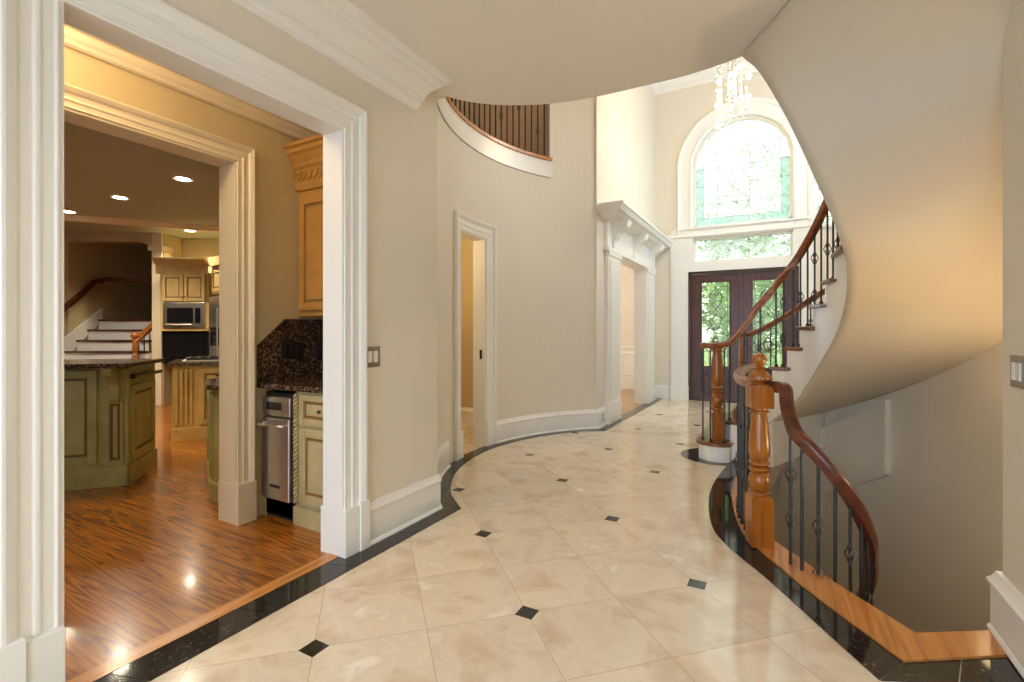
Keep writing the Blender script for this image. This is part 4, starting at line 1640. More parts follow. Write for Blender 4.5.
mb.rail(dc, [(a * 1.0, b * 1.1) for a, b in RPROF])
mb.build('descending_handrail', 'rail_dark', wr, smooth=40)
zb0 = 0
bx = [0.02, 0.075, 0.13, 0.185]
dist = 0
pb = []
st0 = 0.071
for p, q in zip(dc[14:], dc[15:]):
    hseg = (Vector((p.x, p.y)) - Vector((q.x, q.y))).length
    while dist + hseg >= st0 * (len(pb) + 0.8):
        t = (st0 * (len(pb) + 0.8) - dist) / max(hseg, 1e-6)
        pb.append(p.lerp(q, t))
    dist += hseg
for i, p in enumerate(pb[:26]):
    ln = 0.92
    mbx = MB()
    mbx.tube([(p.x, p.y, p.z - ln), (p.x, p.y, p.z - 0.02)], 0.008, 7)
    b_ = mbx.build('baluster', 'iron', wr)
    if i % 2 == 0:
        hs = (0.42, 0.70) if i % 4 == 0 else (0.33, 0.62)
        for hq in hs:
            basket(MB(), (p.x, p.y, p.z - 0.02 - ln * (1 - hq) * 0.9), 0.10, 0.024).build('basket', 'bronze', b_)

# basement flight below
bs = thing('basement_staircase', (0.45, 2.7, -3.3), 'lower flight turning down below the oak floor nosing', 'staircase')
for k in range(0, 14):
    kk = 18 - k
    a, b, c_, d = [Vector(INN[kk]), Vector(INN[kk + 1]), Vector(OUT[kk + 1]), Vector(OUT[kk])]
    a, b = a + (d - a).normalized() * 0.06, b + (c_ - b).normalized() * 0.06
    z = RISE * (kk - 1) - 3.30
    if z > -0.17:
        continue
    MB().prism([tuple(a), tuple(d), tuple(c_), tuple(b)], z - 0.03, z).build('tread', 'tread_wood', bs, bevel=0.006)
    MB().prism([tuple(a), tuple(d), tuple(c_), tuple(b)], z - 0.25, z - 0.031).build('step_block', 'trim', bs)
mb = MB()
mb.box(-1.2, 1.5, -3.5, 2.2, 7.0, -3.4)
struct(mb.build('floor_basement', 'dining_oak'), 'basement floor at the foot of the lower flight', 'floor')
mb = MB()
mb.box(-1.3, 1.5, -3.4, -1.2, 7.0, -0.25)
mb.box(-1.3, 1.4, -3.4, 2.2, 1.5, -0.25)
mb.box(-1.3, 7.0, -3.4, 2.2, 7.1, -0.25)
mb.box(2.2, 1.4, -3.4, 2.3, 7.1, -0.25)
struct(mb.build('wall_basement', 'wall'), 'basement walls below the foyer floor', 'wall')

# assumed warm sconce on the outer stairwell wall, tucked behind the hall wall end
sc_ = thing('assumed_wall_sconce', (1.18, 3.35, 0.35), 'assumed unseen warm wall sconce lighting the lower stairwell', 'assumed wall lamp')  # unseen lamp added for the warm glow on the soffit
MB().box(1.17, 3.28, 0.30, 1.2, 3.36, 0.46).build('back_plate', 'bronze', sc_, bevel=0.004)
MB().lathe([(0.03, 0.0), (0.055, 0.05), (0.075, 0.14), (0.07, 0.14), (0.045, 0.05)], (1.10, 3.30, 0.34), 16).build('lamp_shade', 'bulb_glow', sc_, smooth=30)
lamp('assumed_sconce_light', 'SPOT', (1.05, 3.32, 0.52), 24, (1.0, 0.68, 0.34), 0.06, rot=(PI - 0.1, -0.1, 0), spot=2.9)  # spot of the assumed sconce, aimed up at the soffit
lamp('soffit_fill', 'POINT', (0.95, 3.30, 0.40), 1.2, (1.0, 0.68, 0.36), 0.08)  # extra fill beside the assumed sconce, warms the lower soffit
lamp('basement_fill', 'POINT', (0.2, 5.0, -1.5), 1.0, (1.0, 0.70, 0.40), 0.15)  # added fill without a fixture, lifts the dark lower stairwell

# ------------------------------------------------------------------ switches
def switch_plate(name, loc, rotz, gangs, label, mat='plate_metal', rock='switch_white'):
    t = thing(name, loc, label, 'light switch')
    M = Matrix.Translation(Vector(loc)) @ Matrix.Rotation(rotz, 4, 'Z')
    w_ = 0.035 + 0.045 * gangs
    MB().box(-w_ / 2, -0.006, -0.06, w_ / 2, 0.001, 0.06, M).build('cover_plate', mat, t, bevel=0.003)
    for g in range(gangs):
        x0 = (g - (gangs - 1) / 2) * 0.046
        MB().box(x0 - 0.016, -0.011, -0.033, x0 + 0.016, -0.004, 0.033, M).build('rocker', rock, t, bevel=0.002)
    return t


switch_plate('light_switch', (XL + 0.001, 2.085, 1.075), PI / 2, 2, 'bronze double switch plate on the grey wall beside the pantry opening')
switch_plate('light_switch', (XR - 0.001, 2.50, 1.07), -PI / 2, 2, 'bronze switch plate on the wall at the stairwell edge')

# ------------------------------------------------------------------ pantry passage, inner wall with cased opening
XP = -3.03
PT = 0.16
mb = MB()
mb.box(-4.4, -3.5, -0.05, XL - 0.09, 2.75, 0.002)
mb.box(-4.4, 2.75, -0.05, -4.3, 6.0, 0.002)
mb.box(-13, -5.0, -0.05, -4.4, 6.0, 0.002)
mb.box(-13, 6.0, -0.05, -4.4, 9.0, 0.002)
struct(mb.build('floor_kitchen', 'plank'), 'glossy red oak plank floor of the pantry and kitchen', 'floor')
mb = MB()
mb.box(XL - 0.09, OY0 - 0.0, 0.0, XL - 0.012, OY1, 0.006)
struct(mb.build('trim_14', 'curb_oak'), 'light oak threshold strip between planks and black tile', 'trim')
mb = MB()
PO0 = -0.1
OYP = 1.865
mb.box(XP - PT, OYP, 0, XP, 2.75, ZC)
mb.box(XP - PT, PO0, OZP, XP, OYP, ZC)
mb.box(XP - PT, -3.5, 0, XP, PO0, ZC)
struct(mb.build('wall_pantry', 'gold_wall'), 'golden tan inner wall between pantry and kitchen', 'wall')
mb = MB()
mb.box(XP, 2.66, 0, XL - TH, 2.75, ZC)
struct(mb.build('wall_pantry_end', 'gold_wall'), 'golden wall at the end of the pantry', 'wall')
mb = MB()
mb.sweep([(XP, PO0, 0.0), (XP, PO0, OZP), (XP, OYP, OZP), (XP, OYP, 0.0)], (1, 0, 0), casing_prof(0.108, 0.03), sign=1)
mb.box(XP - PT - 0.004, OYP - 0.012, 0, XP + 0.008, OYP + 0.001, OZP)
mb.box(XP - PT - 0.004, PO0 - 0.001, 0, XP + 0.008, PO0 + 0.012, OZP)
mb.box(XP - PT - 0.004, PO0, OZP - 0.012, XP + 0.008, OYP, OZP + 0.001)
mb.box(XP - PT - 0.01, OYP - 0.014, 0, XP + 0.045, OYP + 0.112, 0.255)
struct(mb.build('trim_15', 'trim_warm_lit', bevel=0.003), 'white casing round the inner kitchen opening', 'trim')
mb = MB()
mb.sweep([(XP, -3.4, ZC), (XP, 2.66, ZC), (XL - TH, 2.66, ZC)], (0, 0, 1), [(a * 1.1, b * 1.22) for a, b in CROWN_P], sign=-1)
struct(mb.build('trim_16', 'trim_warm_lit'), 'crown moulding round the pantry ceiling', 'trim')
mb = MB()
mb.box(XP - PT, -3.5, ZC, XL, 2.8, ZC + 0.1)
struct(mb.build('ceiling_pantry', 'ceiling'), 'pantry ceiling', 'ceiling')


def panel_door(parent, name, M, w, h, mat, glaze, th=0.022, frame=0.055, raised=True, children=True):
    """raised-panel door drawn in local x (width), z (height), facing -y"""
    mb = MB()
    mb.box(0, -th, 0, frame, 0, h, M)
    mb.box(w - frame, -th, 0, w, 0, h, M)
    mb.box(frame, -th, 0, w - frame, 0, frame, M)
    mb.box(frame, -th, h - frame, w - frame, 0, h, M)
    mb.box(frame + 0.02, -th * 0.7, frame + 0.02, w - frame - 0.02, 0, h - frame - 0.02, M)
    d = mb.build(name, mat, parent, bevel=0.004)
    g = MB()
    g.box(frame - 0.002, -th * 0.35, frame - 0.002, w - frame + 0.002, -0.0005, h - frame + 0.002, M)
    g.build('glazed_groove', glaze, d)
    return d


def TR(x, y, z=0, a=0):
    return Matrix.Translation((x, y, z)) @ Matrix.Rotation(a, 4, 'Z')


# base cabinet of pantry: compactor then a drawer + door cabinet
YP = 2.05
tcx_ = thing('trash_compactor', (-2.86, YP, 0), 'narrow stainless steel trash compactor under the granite counter', 'trash compactor')
MB().box(-3.01, YP + 0.01, 0.02, -2.71, 2.65, 0.82).build('casing', 'black_plastic', tcx_)
MB().box(-3.0, YP - 0.035, 0.135, -2.72, YP + 0.01, 0.665).build('front_panel', 'steel', tcx_, bevel=0.008)
mb = MB()
mb.box(-3.0, YP - 0.03, 0.675, -2.72, YP + 0.01, 0.80)
cpn = mb.build('control_panel', 'steel', tcx_, bevel=0.006)
MB().box(-2.94, YP - 0.034, 0.715, -2.80, YP - 0.028, 0.765).build('display', 'black_glass', cpn)
mb = MB()
mb.tube(catmull([(-2.98, YP - 0.035, 0.62), (-2.965, YP - 0.075, 0.625), (-2.86, YP - 0.09, 0.63), (-2.755, YP - 0.075, 0.625), (-2.74, YP - 0.035, 0.62)], 4), 0.011, 8)
mb.build('handle', 'steel', tcx_, smooth='all')
MB().box(-2.91, YP - 0.037, 0.215, -2.81, YP - 0.034, 0.235).build('name_badge', 'black_plastic', tcx_)
MB().box(-3.0, YP + 0.01, 0.0, -2.72, YP + 0.04, 0.13).build('toe_kick', 'black_plastic', tcx_)

bc = thing('base_cabinet', (-2.45, YP, 0), 'cream glazed base cabinet beside the trash compactor', 'cabinet')
mb = MB()
mb.box(-2.70, YP, 0.0, XL - TH - 0.002, 2.65, 0.845)
mb.box(-2.70, YP - 0.02, 0.0, XL - TH - 0.002, YP, 0.12)
mb.box(-3.028, YP, 0.0, -3.012, 2.65, 0.845)
mb.build('carcass', 'pantry_cream', bc, bevel=0.003)
# rope column
mb = MB()
for s_ in range(2):
    mb.tube([(-2.68 + 0.010 * math.cos(t + s_ * PI), YP - 0.012 + 0.010 * math.sin(t + s_ * PI), 0.14 + 0.69 * t / (26 * PI)) for t in [q * 26 * PI / 160 for q in range(161)]], 0.009, 6)
mb.build('rope_moulding', 'pantry_cream', bc, smooth='all')
dr = panel_door(bc, 'drawer', TR(-2.645, YP, 0.64), 0.40, 0.19, 'pantry_cream', 'cream_glaze', frame=0.04)
dd = panel_door(bc, 'door', TR(-2.645, YP, 0.15), 0.40, 0.47, 'pantry_cream', 'cream_glaze')
mb = MB()
mb.ball((-2.44, YP - 0.04, 0.735), 0.012)
mb.build('knob', 'bronze', dr, smooth='all')

mb = MB()
mb.prism([(-3.028, YP - 0.05), (XL - TH - 0.002, YP - 0.05), (XL - TH - 0.002, 2.655), (-3.028, 2.655)], 0.85, 0.885)
tag(mb.build('pantry_countertop', 'granite', bevel=0.006), 'dark speckled granite counter above the trash compactor', 'countertop')
mb = MB()
Mx = Matrix(((0, 0, 1, 0), (1, 0, 0, 0), (0, 1, 0, 0), (0, 0, 0, 1)))
mb.prism([(YP - 0.045, 0.886), (2.655, 0.886), (2.655, 1.31), (YP + 0.16, 1.31), (YP - 0.045, 1.13)], XP + 0.001, XP + 0.02, Mx)
mb.box(XP + 0.02, 2.635, 0.886, XL - TH - 0.002, 2.655, 1.31)
tag(mb.build('granite_backsplash', 'granite', weld=True), 'speckled brown granite backsplash with a clipped corner', 'backsplash')
for yy_, g, lb in ((2.25, 3, 'dark triple switch plate on the granite backsplash'), (2.50, 1, 'single dark switch plate deeper along the granite backsplash')):
    switch_plate('light_switch', (XP + 0.0225, yy_, 1.09), PI / 2, g, lb, 'black_plastic', 'iron')

uc = thing('wall_cabinet', (-2.6, 2.5, 1.33), 'honey cream wall cabinet with carved cornice above the granite', 'cabinet')
UY = 2.32
mb = MB()
mb.box(XP + 0.002, UY, 1.33, XL - TH - 0.002, 2.655, 2.30)
mb.build('carcass', 'honey_paint', uc, bevel=0.002)
for x0 in (-3.0, -2.62):
    panel_door(uc, 'door', TR(x0, UY, 1.37), 0.36, 0.80, 'honey_paint', 'cream_glaze')
mb = MB()
mb.sweep([(XP + 0.002, UY, 0), (XL - TH, UY, 0)], (0, 0, 1),
         [(0, 2.22), (0.02, 2.22), (0.03, 2.24), (0.025, 2.26), (0.03, 2.36), (0.05, 2.38), (0.05, 2.40), (0.085, 2.45), (0.10, 2.46), (0.10, 2.49), (0.12, 2.50), (0.12, 2.52), (0, 2.52)], sign=-1)
co = mb.build('cornice', 'honey_paint', uc)
mb = MB()
for q in range(14):
    x = -3.0 + q * 0.058
    mb.tube([(x + 0.026 * math.cos(t), UY - 0.032, 2.315 + 0.030 * math.sin(t)) for t in [u_ * PI / 4 for u_ in range(9)]], 0.006, 5)
    mb.ball((x + 0.029, UY - 0.03, 2.315), 0.010, 6, 5)
mb.build('carved_scrolls', 'honey_paint', co)

# ------------------------------------------------------------------ kitchen
KY = YAW


def K(l, d, z=0):
    """kitchen corner frame: l along the far cabinet wall, d away from it"""
    return Vector((l * math.cos(KY) - d * math.sin(KY), l * math.sin(KY) + d * math.cos(KY), z))


KM = Matrix.Rotation(KY, 4, 'Z')
# ceiling with recessed lights
mb = MB()
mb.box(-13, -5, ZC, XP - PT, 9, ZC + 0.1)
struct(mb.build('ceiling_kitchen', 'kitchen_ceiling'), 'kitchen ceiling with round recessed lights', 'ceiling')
mb = MB()
a, b = Vector((-10.2, 1.35)), Vector((-7.2, 5.3))
t = (b - a).normalized()
nn = Vector((-t.y, t.x))
mb.sweep([(a.x, a.y, ZC), (b.x, b.y, ZC)], (0, 0, 1), [(0, -0.07), (0.03, -0.07), (0.05, -0.05), (0.10, -0.02), (0.12, 0), (-0.10, 0), (-0.08, -0.07)], sign=-1)
struct(mb.build('trim_17', 'trim_warm_lit'), 'pale beam moulding crossing the kitchen ceiling', 'trim')


def downlight(x, y, z, label, power):
    t = thing('ceiling_light', (x, y, z), label, 'ceiling light', 'recessed kitchen ceiling lights')
    MB().lathe([(0.095, -0.012), (0.10, -0.004), (0.10, 0.0), (0.07, 0.0), (0.07, -0.008)], (x, y, z - 0.001), 20, caps=False).build('trim_ring', 'trim', t)
    MB().lathe([(0.068, -0.010), (0.068, -0.004)], (x, y, z - 0.001), 20).build('lens', 'downlight_glow', t)
    lamp('ceiling_light_beam', 'SPOT', (x, y, z - 0.03), power, (1.0, 0.87, 0.64), 0.06, spot=2.5)


def at(u, d, v=None):
    l = (u - 512) / 488.13 * d
    p = K(l, d)
    return p


for (u, d, lb) in ((183, 5.27, 'round recessed light nearest the white casing in the kitchen'), (120, 6.0, 'round recessed light in the middle of the kitchen row'),
                   (68, 6.7, 'round recessed light farthest to the side by the hall column'), (190, 7.95, 'round recessed light over the far oven wall')):
    p = at(u, d)
    downlight(p.x, p.y, ZC, lb, 150)
p = K(-3.2, 4.2)
lamp('kitchen_fill', 'SPOT', (-5.6, 0.9, ZC - 0.05), 130, (1.0, 0.83, 0.55), 0.08, spot=2.5)  # added lamp without a fixture, out of view over the near kitchen

# kitchen back walls in the rotated frame
mb = MB()
mb.box(-5.95, 8.65, 0, -2.0, 8.75, ZC, KM)          # behind ovens
mb.box(-13, 10.9, 0, -6.0, 11.0, 4.5, KM)           # stair hall end
mb.box(-7.55, 8.3, 0, -7.45, 11.0, 4.5, KM)         # stair side wall
mb.box(-13, 8.2, 0, -7.45, 8.3, 4.5, KM)
mb.box(-5.95, 8.2, 0, -5.85, 11.0, 4.5, KM)
mb.box(-13.0, -6, 0, -12.9, 9, ZC)
mb.box(-13.0, -5.1, 0, XP - PT, -5.0, ZC)
struct(mb.build('wall_kitchen', 'gold_wall'), 'golden tan kitchen walls around the back stairs', 'wall')
# header with clipped corner and white column
mb = MB()
Mk = KM @ Matrix(((1, 0, 0, 0), (0, 0, 1, 0), (0, 1, 0, 0), (0, 0, 0, 1)))
mb.prism([(-7.5, 2.70), (-7.4, 2.74), (-6.25, 2.74), (-6.10, 2.68), (-6.02, 2.58), (-6.02, ZC), (-7.5, ZC)], 8.18, 8.32, Mk)
struct(mb.build('trim_18', 'gold_wall'), 'header with a curved corner over the kitchen back stairs', 'trim')
mb = MB()
mb.box(-6.02, 8.16, 0, -5.86, 8.34, ZC, KM)
mb.box(-6.06, 8.12, 2.58, -5.82, 8.38, 2.66, KM)
struct(mb.build('trim_19', 'trim_warm_lit'), 'slim white column between the back stairs and oven cabinets', 'trim')

ks = thing('back_staircase', K(-6.75, 8.6, 0), 'small back staircase with dark treads beyond the kitchen island', 'staircase')
for k in range(1, 9):
    z = 0.181 * k
    d0 = 8.05 + 0.22 * (k - 4.7) if k > 4 else 8.05 + 0.22 * (k - 4.7)
    MB().box(-7.43, d0, 0, -6.03, 8.95 + 0.0, z - 0.03, KM).build('riser', 'trim', ks)
    MB().box(-7.43, d0 - 0.03, z - 0.03, -6.03, d0 + 0.24 if k < 8 else 10.8, z, KM).build('tread', 'rail_dark', ks, bevel=0.004)
mb = MB()
Mk2 = KM @ Matrix(((0, 0, 1, 0), (1, 0, 0, 0), (0, 1, 0, 0), (0, 0, 0, 1)))
mb.prism([(7.0, 0.05), (7.3, 0.05), (8.85, 1.45), (8.85, 1.65), (7.0, 0.35)], -7.45, -7.42, Mk2)
mb.build('skirt_board', 'trim', ks)
mb = MB()
mb.rail([K(-7.38, 6.9, 0.85), K(-7.38, 7.6, 1.25), K(-7.38, 8.35, 1.85), K(-7.36, 8.6, 2.1), K(-7.25, 8.75, 2.16), K(-6.8, 9.2, 2.16), K(-6.0, 9.4, 2.16)], [(a * 1.3, b * 1.4) for a, b in RPROF])
mb.build('handrail', 'rail_dark', ks, smooth=40)
nq = K(-6.14, 7.95)
newel(ks, nq.x, nq.y, 0.55, 1.13, 0.09, finial=False)
mb = MB()
mb.lathe([(0.03, 1.10), (0.06, 1.14), (0.06, 1.18), (0.03, 1.22)], (nq.x, nq.y, 0), 14)
mb.build('finial', 'newel_oak', ks, smooth=40)
mb = MB()
mb.rail([tuple(K(-6.14, 7.95, 1.05)), tuple(K(-6.14, 8.3, 1.30)), tuple(K(-6.14, 8.62, 1.53))], [(a * 1.4, b * 1.4) for a, b in RPROF])
mb.build('handrail', 'newel_oak', ks, smooth=40)
for i in range(5):
    q = K(-6.14, 8.03 + 0.12 * i)
    MB().tube([(q.x, q.y, 0.72 + 0.09 * i), (q.x, q.y, 1.10 + 0.085 * i)], 0.008, 6).build('baluster', 'iron', ks)

# oven tower
ot = thing('oven_cabinet', K(-5.35, 8.3, 0), 'tall honey cream cabinet holding the microwave at the far kitchen wall', 'cabinet')
mb = MB()
mb.box(-5.80, 8.05, 1.28, -5.74, 8.6, 2.2, KM)
mb.box(-5.06, 8.05, 1.24, -5.0, 8.6, 2.2, KM)
mb.box(-5.80, 8.05, 1.71, -5.0, 8.6, 2.2, KM)
mb.box(-5.80, 8.05, 1.24, -5.0, 8.6, 1.285, KM)
mb.build('carcass', 'cream_paint', ot)
for x0 in (-5.76, -5.40):
    panel_door(ot, 'door', KM @ TR(x0, 8.05, 1.73), 0.345, 0.45, 'cream_paint', 'cream_glaze')
for x0 in (-5.43, -5.38):
    MB().ball(tuple(K(x0, 8.01, 1.80)), 0.014).build('knob', 'bronze', ot)
mb = MB()
mb.sweep([K(-5.86, 8.05), K(-5.01, 8.05)], (0, 0, 1), [(0, 2.18), (0.02, 2.18), (0.03, 2.22), (0.03, 2.33), (0.08, 2.38), (0.10, 2.42), (0.10, 2.44), (0, 2.44)], sign=-1)
mb.build('cornice', 'cream_paint', ot)
mb = MB()
for q in range(8):
    x = -5.72 + q * 0.095
    mb.tube([K(x + 0.035 * math.cos(t), 8.015, 2.275 + 0.025 * math.sin(t)) for t in [u_ * PI / 3 for u_ in range(7)]], 0.008, 5)
mb.build('carved_scrolls', 'cream_paint', ot)
mw = thing('microwave', K(-5.4, 8.1, 1.29), 'stainless steel microwave built into the far kitchen cabinets', 'microwave')
MB().box(-5.74, 8.02, 1.29, -5.06, 8.5, 1.705, KM).build('body', 'steel', mw, bevel=0.004)
MB().box(-5.66, 8.008, 1.37, -5.24, 8.022, 1.62, KM).build('door_window', 'black_glass', mw)
MB().box(-5.20, 8.008, 1.37, -5.12, 8.022, 1.62, KM).build('control_panel', 'black_glass', mw)
MB().tube([K(-5.66, 7.985, 1.345), K(-5.24, 7.985, 1.345)], 0.012, 6).build('handle', 'steel', mw)
wo_ = thing('wall_oven', K(-5.4, 8.1, 0.82), 'black glass recess under the microwave', 'oven')
MB().box(-5.80, 8.10, 0.70, -5.0, 8.6, 1.235, KM).build('body', 'black_glass', wo_)
MB().box(-5.70, 8.085, 0.80, -5.10, 8.10, 1.15, KM).build('oven_door', 'black_glass', wo_, bevel=0.004)
fz = thing('refrigerator', K(-4.7, 7.9, 0), 'stainless refrigerator half hidden by the white casing', 'refrigerator')
M45 = KM @ TR(-4.97, 8.0, 0, -PI / 5)
MB().box(0, 0, 0.02, 0.9, 0.7, 1.80, M45).build('body', 'steel', fz, bevel=0.01)
MB().box(0.08, -0.012, 1.0, 0.36, 0.002, 1.30, M45).build('dispenser', 'black_glass', fz)
MB().tube([M45 @ Vector((0.42, -0.05, 0.7)), M45 @ Vector((0.42, -0.05, 1.6))], 0.012, 6).build('handle', 'steel', fz)
fc = thing('overhead_cabinet', K(-4.7, 7.9, 1.85), 'cream cabinet above the refrigerator', 'cabinet')
MB().box(0, 0.05, 1.84, 0.9, 0.7, 2.35, M45).build('carcass', 'cream_paint', fc)
for x0 in (0.03, 0.46):
    panel_door(fc, 'door', M45 @ TR(x0, 0.05, 1.88), 0.40, 0.36, 'cream_paint', 'cream_glaze')
MB().box(-0.03, 0.0, 2.3, 0.95, 0.7, 2.44, M45).build('cornice', 'cream_paint', fc)

# range counter
rc = thing('range_cabinet', K(-3.5, 5.6, 0), 'tan fluted cabinet run with cooktop behind the green island', 'cabinet')
A_ = K(-3.78, 5.43)
B_ = K(-3.3, 5.70)
ang = math.atan2(B_.y - A_.y, B_.x - A_.x)
MR = TR(A_.x, A_.y, 0, ang)
mb = MB()
mb.box(0, 0, 0, 1.6, 0.75, 0.84, MR)
mb.box(-0.01, -0.02, 0, 1.6, 0, 0.14, MR)
mb.build('carcass', 'cream_paint', rc, bevel=0.004)
mb = MB()
for q in range(4):
    mb.box(0.03 + q * 0.045, -0.018, 0.18, 0.055 + q * 0.045, 0, 0.80, MR)
mb.build('fluted_pilaster', 'cream_paint', rc, bevel=0.006)
for x0 in (0.25, 0.75):
    panel_door(rc, 'door', MR @ TR(x0, 0, 0.17), 0.46, 0.63, 'cream_paint', 'cream_glaze')
MB().tube([MR @ Vector((0.42, -0.03, 0.72)), MR @ Vector((0.44, -0.06, 0.72)), MR @ Vector((0.56, -0.06, 0.72)), MR @ Vector((0.58, -0.03, 0.72))], 0.01, 6).build('handle', 'bronze', rc)
MB().box(-0.04, -0.05, 0.84, 1.6, 0.8, 0.88, MR).build('top_slab', 'granite', rc, bevel=0.006)
ck = thing('cooktop', MR @ Vector((0.6, 0.4, 0.88)), 'black gas cooktop grates on the range counter', 'cooktop')
MB().box(0.08, 0.08, 0.881, 1.2, 0.62, 0.895, MR).build('hob_plate', 'steel', ck, bevel=0.004)
for q in range(3):
    g = MB()
    x0 = 0.12 + q * 0.36
    for s_ in range(4):
        g.box(x0 + s_ * 0.1, 0.12, 0.905, x0 + s_ * 0.1 + 0.014, 0.58, 0.922, MR)
    g.box(x0, 0.12, 0.895, x0 + 0.32, 0.14, 0.922, MR)
    g.box(x0, 0.56, 0.895, x0 + 0.32, 0.58, 0.922, MR)
    g.build('grate', 'iron', ck)

# green island: two faces meeting at a corner
isl = thing('kitchen_island', (-4.9, 2.0, 0), 'large distressed green kitchen island with raised dark granite bar', 'kitchen island')
C0 = Vector((-4.566, 1.922))
fd = Vector((-4.82, 1.64)) - C0
fa = math.atan2(-fd.y, -fd.x)                     # direction along front face towards the corner
L1 = 2.4
FM = TR(C0.x - L1 * math.cos(fa), C0.y - L1 * math.sin(fa), 0, fa)   # local x to the corner, -y faces hall
TOP = 0.945
mb = MB()
mb.box(0, 0.0, 0.0, L1, 0.62, TOP, FM)
mb.box(-0.02, -0.02, 0.0, L1 + 0.02, 0, 0.16, FM)
mb.box(L1, -0.02, 0.0, L1 + 0.02, 0.62, 0.16, FM)
mb.box(L1 - 0.012, -0.012, 0.0, L1 + 0.012, 0.03, TOP, FM)
mb.build('carcass', 'green_paint', isl, bevel=0.005)
for q in range(3):
    x0 = L1 - 0.15 - (q + 1) * 0.62
    panel_door(isl, 'side_panel', FM @ TR(x0, 0, 0.19), 0.58, 0.73, 'green_paint', 'green_glaze', frame=0.06)
panel_door(isl, 'fluted_pilaster', FM @ TR(L1 - 0.125, 0, 0.19), 0.105, 0.48, 'green_paint', 'green_glaze', frame=0.018)
ME = FM @ TR(L1, 0.0, 0, PI / 2)
panel_door(isl, 'end_panel', ME @ TR(0.04, 0, 0.19), 0.52, 0.60, 'green_paint', 'green_glaze', frame=0.06)
# corbel
mb = MB()
MC = FM @ TR(L1 - 0.105, 0, 0) @ Matrix(((0, 0, 1, 0), (1, 0, 0, 0), (0, 1, 0, 0), (0, 0, 0, 1)))
mb.prism([(0, 0.66), (-0.02, 0.65), (-0.045, 0.69), (-0.035, 0.74), (-0.05, 0.80), (-0.10, 0.86), (-0.15, 0.88), (-0.17, 0.91), (-0.17, TOP), (0, TOP)], 0, 0.065, MC)
mb.build('corbel', 'green_paint', isl, bevel=0.006)
mb = MB()
mb.box(-0.05, -0.20, TOP, L1 + 0.08, 0.62, TOP + 0.035, FM)
mb.build('bar_top', 'granite', isl, bevel=0.008)
mb = MB()
mb.box(L1 - 0.0, 0.02, 0.845, L1 + 0.05, 0.66, 0.875, FM)
mb.build('lower_counter', 'black_glass', isl, bevel=0.006)

# small green cabinet at the casing
sg = thing('corner_cabinet', (-3.7, 2.3, 0), 'narrow green cabinet with dark counter half hidden by the inner casing', 'cabinet')
mb = MB()
mb.prism([(-3.2, 2.0), (-3.63, 2.06), (-4.02, 2.26), (-4.02, 2.74), (-3.2, 2.74)], 0, 0.80)
mb.prism([(-3.2, 1.985), (-3.635, 2.04), (-4.04, 2.25), (-4.04, 2.74), (-3.2, 2.74)], 0, 0.13)
mb.build('carcass', 'green_paint', sg, bevel=0.004)
a2 = math.atan2(2.06 - 2.26, -3.63 + 4.02)
panel_door(sg, 'door', TR(-4.0, 2.25, 0.16, a2), 0.40, 0.61, 'green_paint', 'green_glaze', frame=0.05)
MB().prism([(-3.2, 1.97), (-3.64, 2.02), (-4.07, 2.24), (-4.07, 2.745), (-3.2, 2.745)], 0.80, 0.84).build('top_slab', 'granite', sg, bevel=0.008)

# rooms behind the powder doorway
mb = MB()
mb.box(-4.3, 2.76, 0, -4.2, 6.0, 3.1)
mb.box(-4.3, 5.25, 0, -2.66, 5.35, 3.1)
mb.box(-4.3, 2.76, 0, -2.4, 2.84, 3.1)
struct(mb.build('wall_powder_room', 'gold_wall'), 'warm golden wall seen through the narrow doorway', 'wall')
mb = MB()
mb.box(-4.3, 2.76, 2.9, -2.8, 5.3, 3.0)
struct(mb.build('ceiling_powder_room', 'ceiling'), 'ceiling beyond the narrow doorway', 'ceiling')
mb = MB()
mb.sweep([(-4.2, 5.25, 0.003), (-4.2, 2.9, 0.003)], (0, 0, 1), BASE_P, sign=1)
mb.sweep([(-2.8, 5.25, 0.003), (-4.2, 5.25, 0.003)], (0, 0, 1), BASE_P, sign=1)
struct(mb.build('baseboard_powder', 'trim'), 'baseboard beyond the narrow doorway', 'baseboard')
lamp('dining_fill', 'POINT', (-4.6, 8.3, 2.1), 150, (1.0, 0.93, 0.82), 0.3)  # added fill without a fixture, brightens the dining room
lamp('assumed_powder_light', 'POINT', (-3.7, 3.9, 2.2), 28, (1.0, 0.72, 0.38), 0.12)  # assumed unseen lamp, no fixture, for the golden room beyond the doorway

# ------------------------------------------------------------------ chandelier
CHX, CHY = -0.55, 6.65
ch = thing('chandelier', (CHX, CHY, ZT), 'tall chandelier of hanging crystal balls and bright bulbs before the arched window', 'chandelier')
MB().lathe([(0.32, -0.05), (0.34, -0.03), (0.34, 0.0)], (CHX, CHY, ZT - 0.001), 28).build('canopy', 'steel', ch, smooth=30)
for (dx, dy, z0, z1) in ((-0.03, 0.0, 3.9, 4.35), (0.05, 0.02, 4.05, 4.45), (0.02, -0.05, 3.95, 4.4)):
    MB().tube([(CHX + dx, CHY + dy, z0), (CHX + dx, CHY + dy, ZT - 0.04)], 0.008, 6).build('tube_rod', 'steel', ch)
strands = [(-0.17, 3.28, 0), (-0.15, 3.52, 0), (0.02, 3.05, 0), (0.0, 3.70, 0.1), (0.19, 4.02, 0), (0.10, 3.42, -0.1), (-0.10, 3.85, 0.12), (0.14, 3.62, 0.12), (-0.05, 3.18, -0.08)]
rnd = random.Random(3)
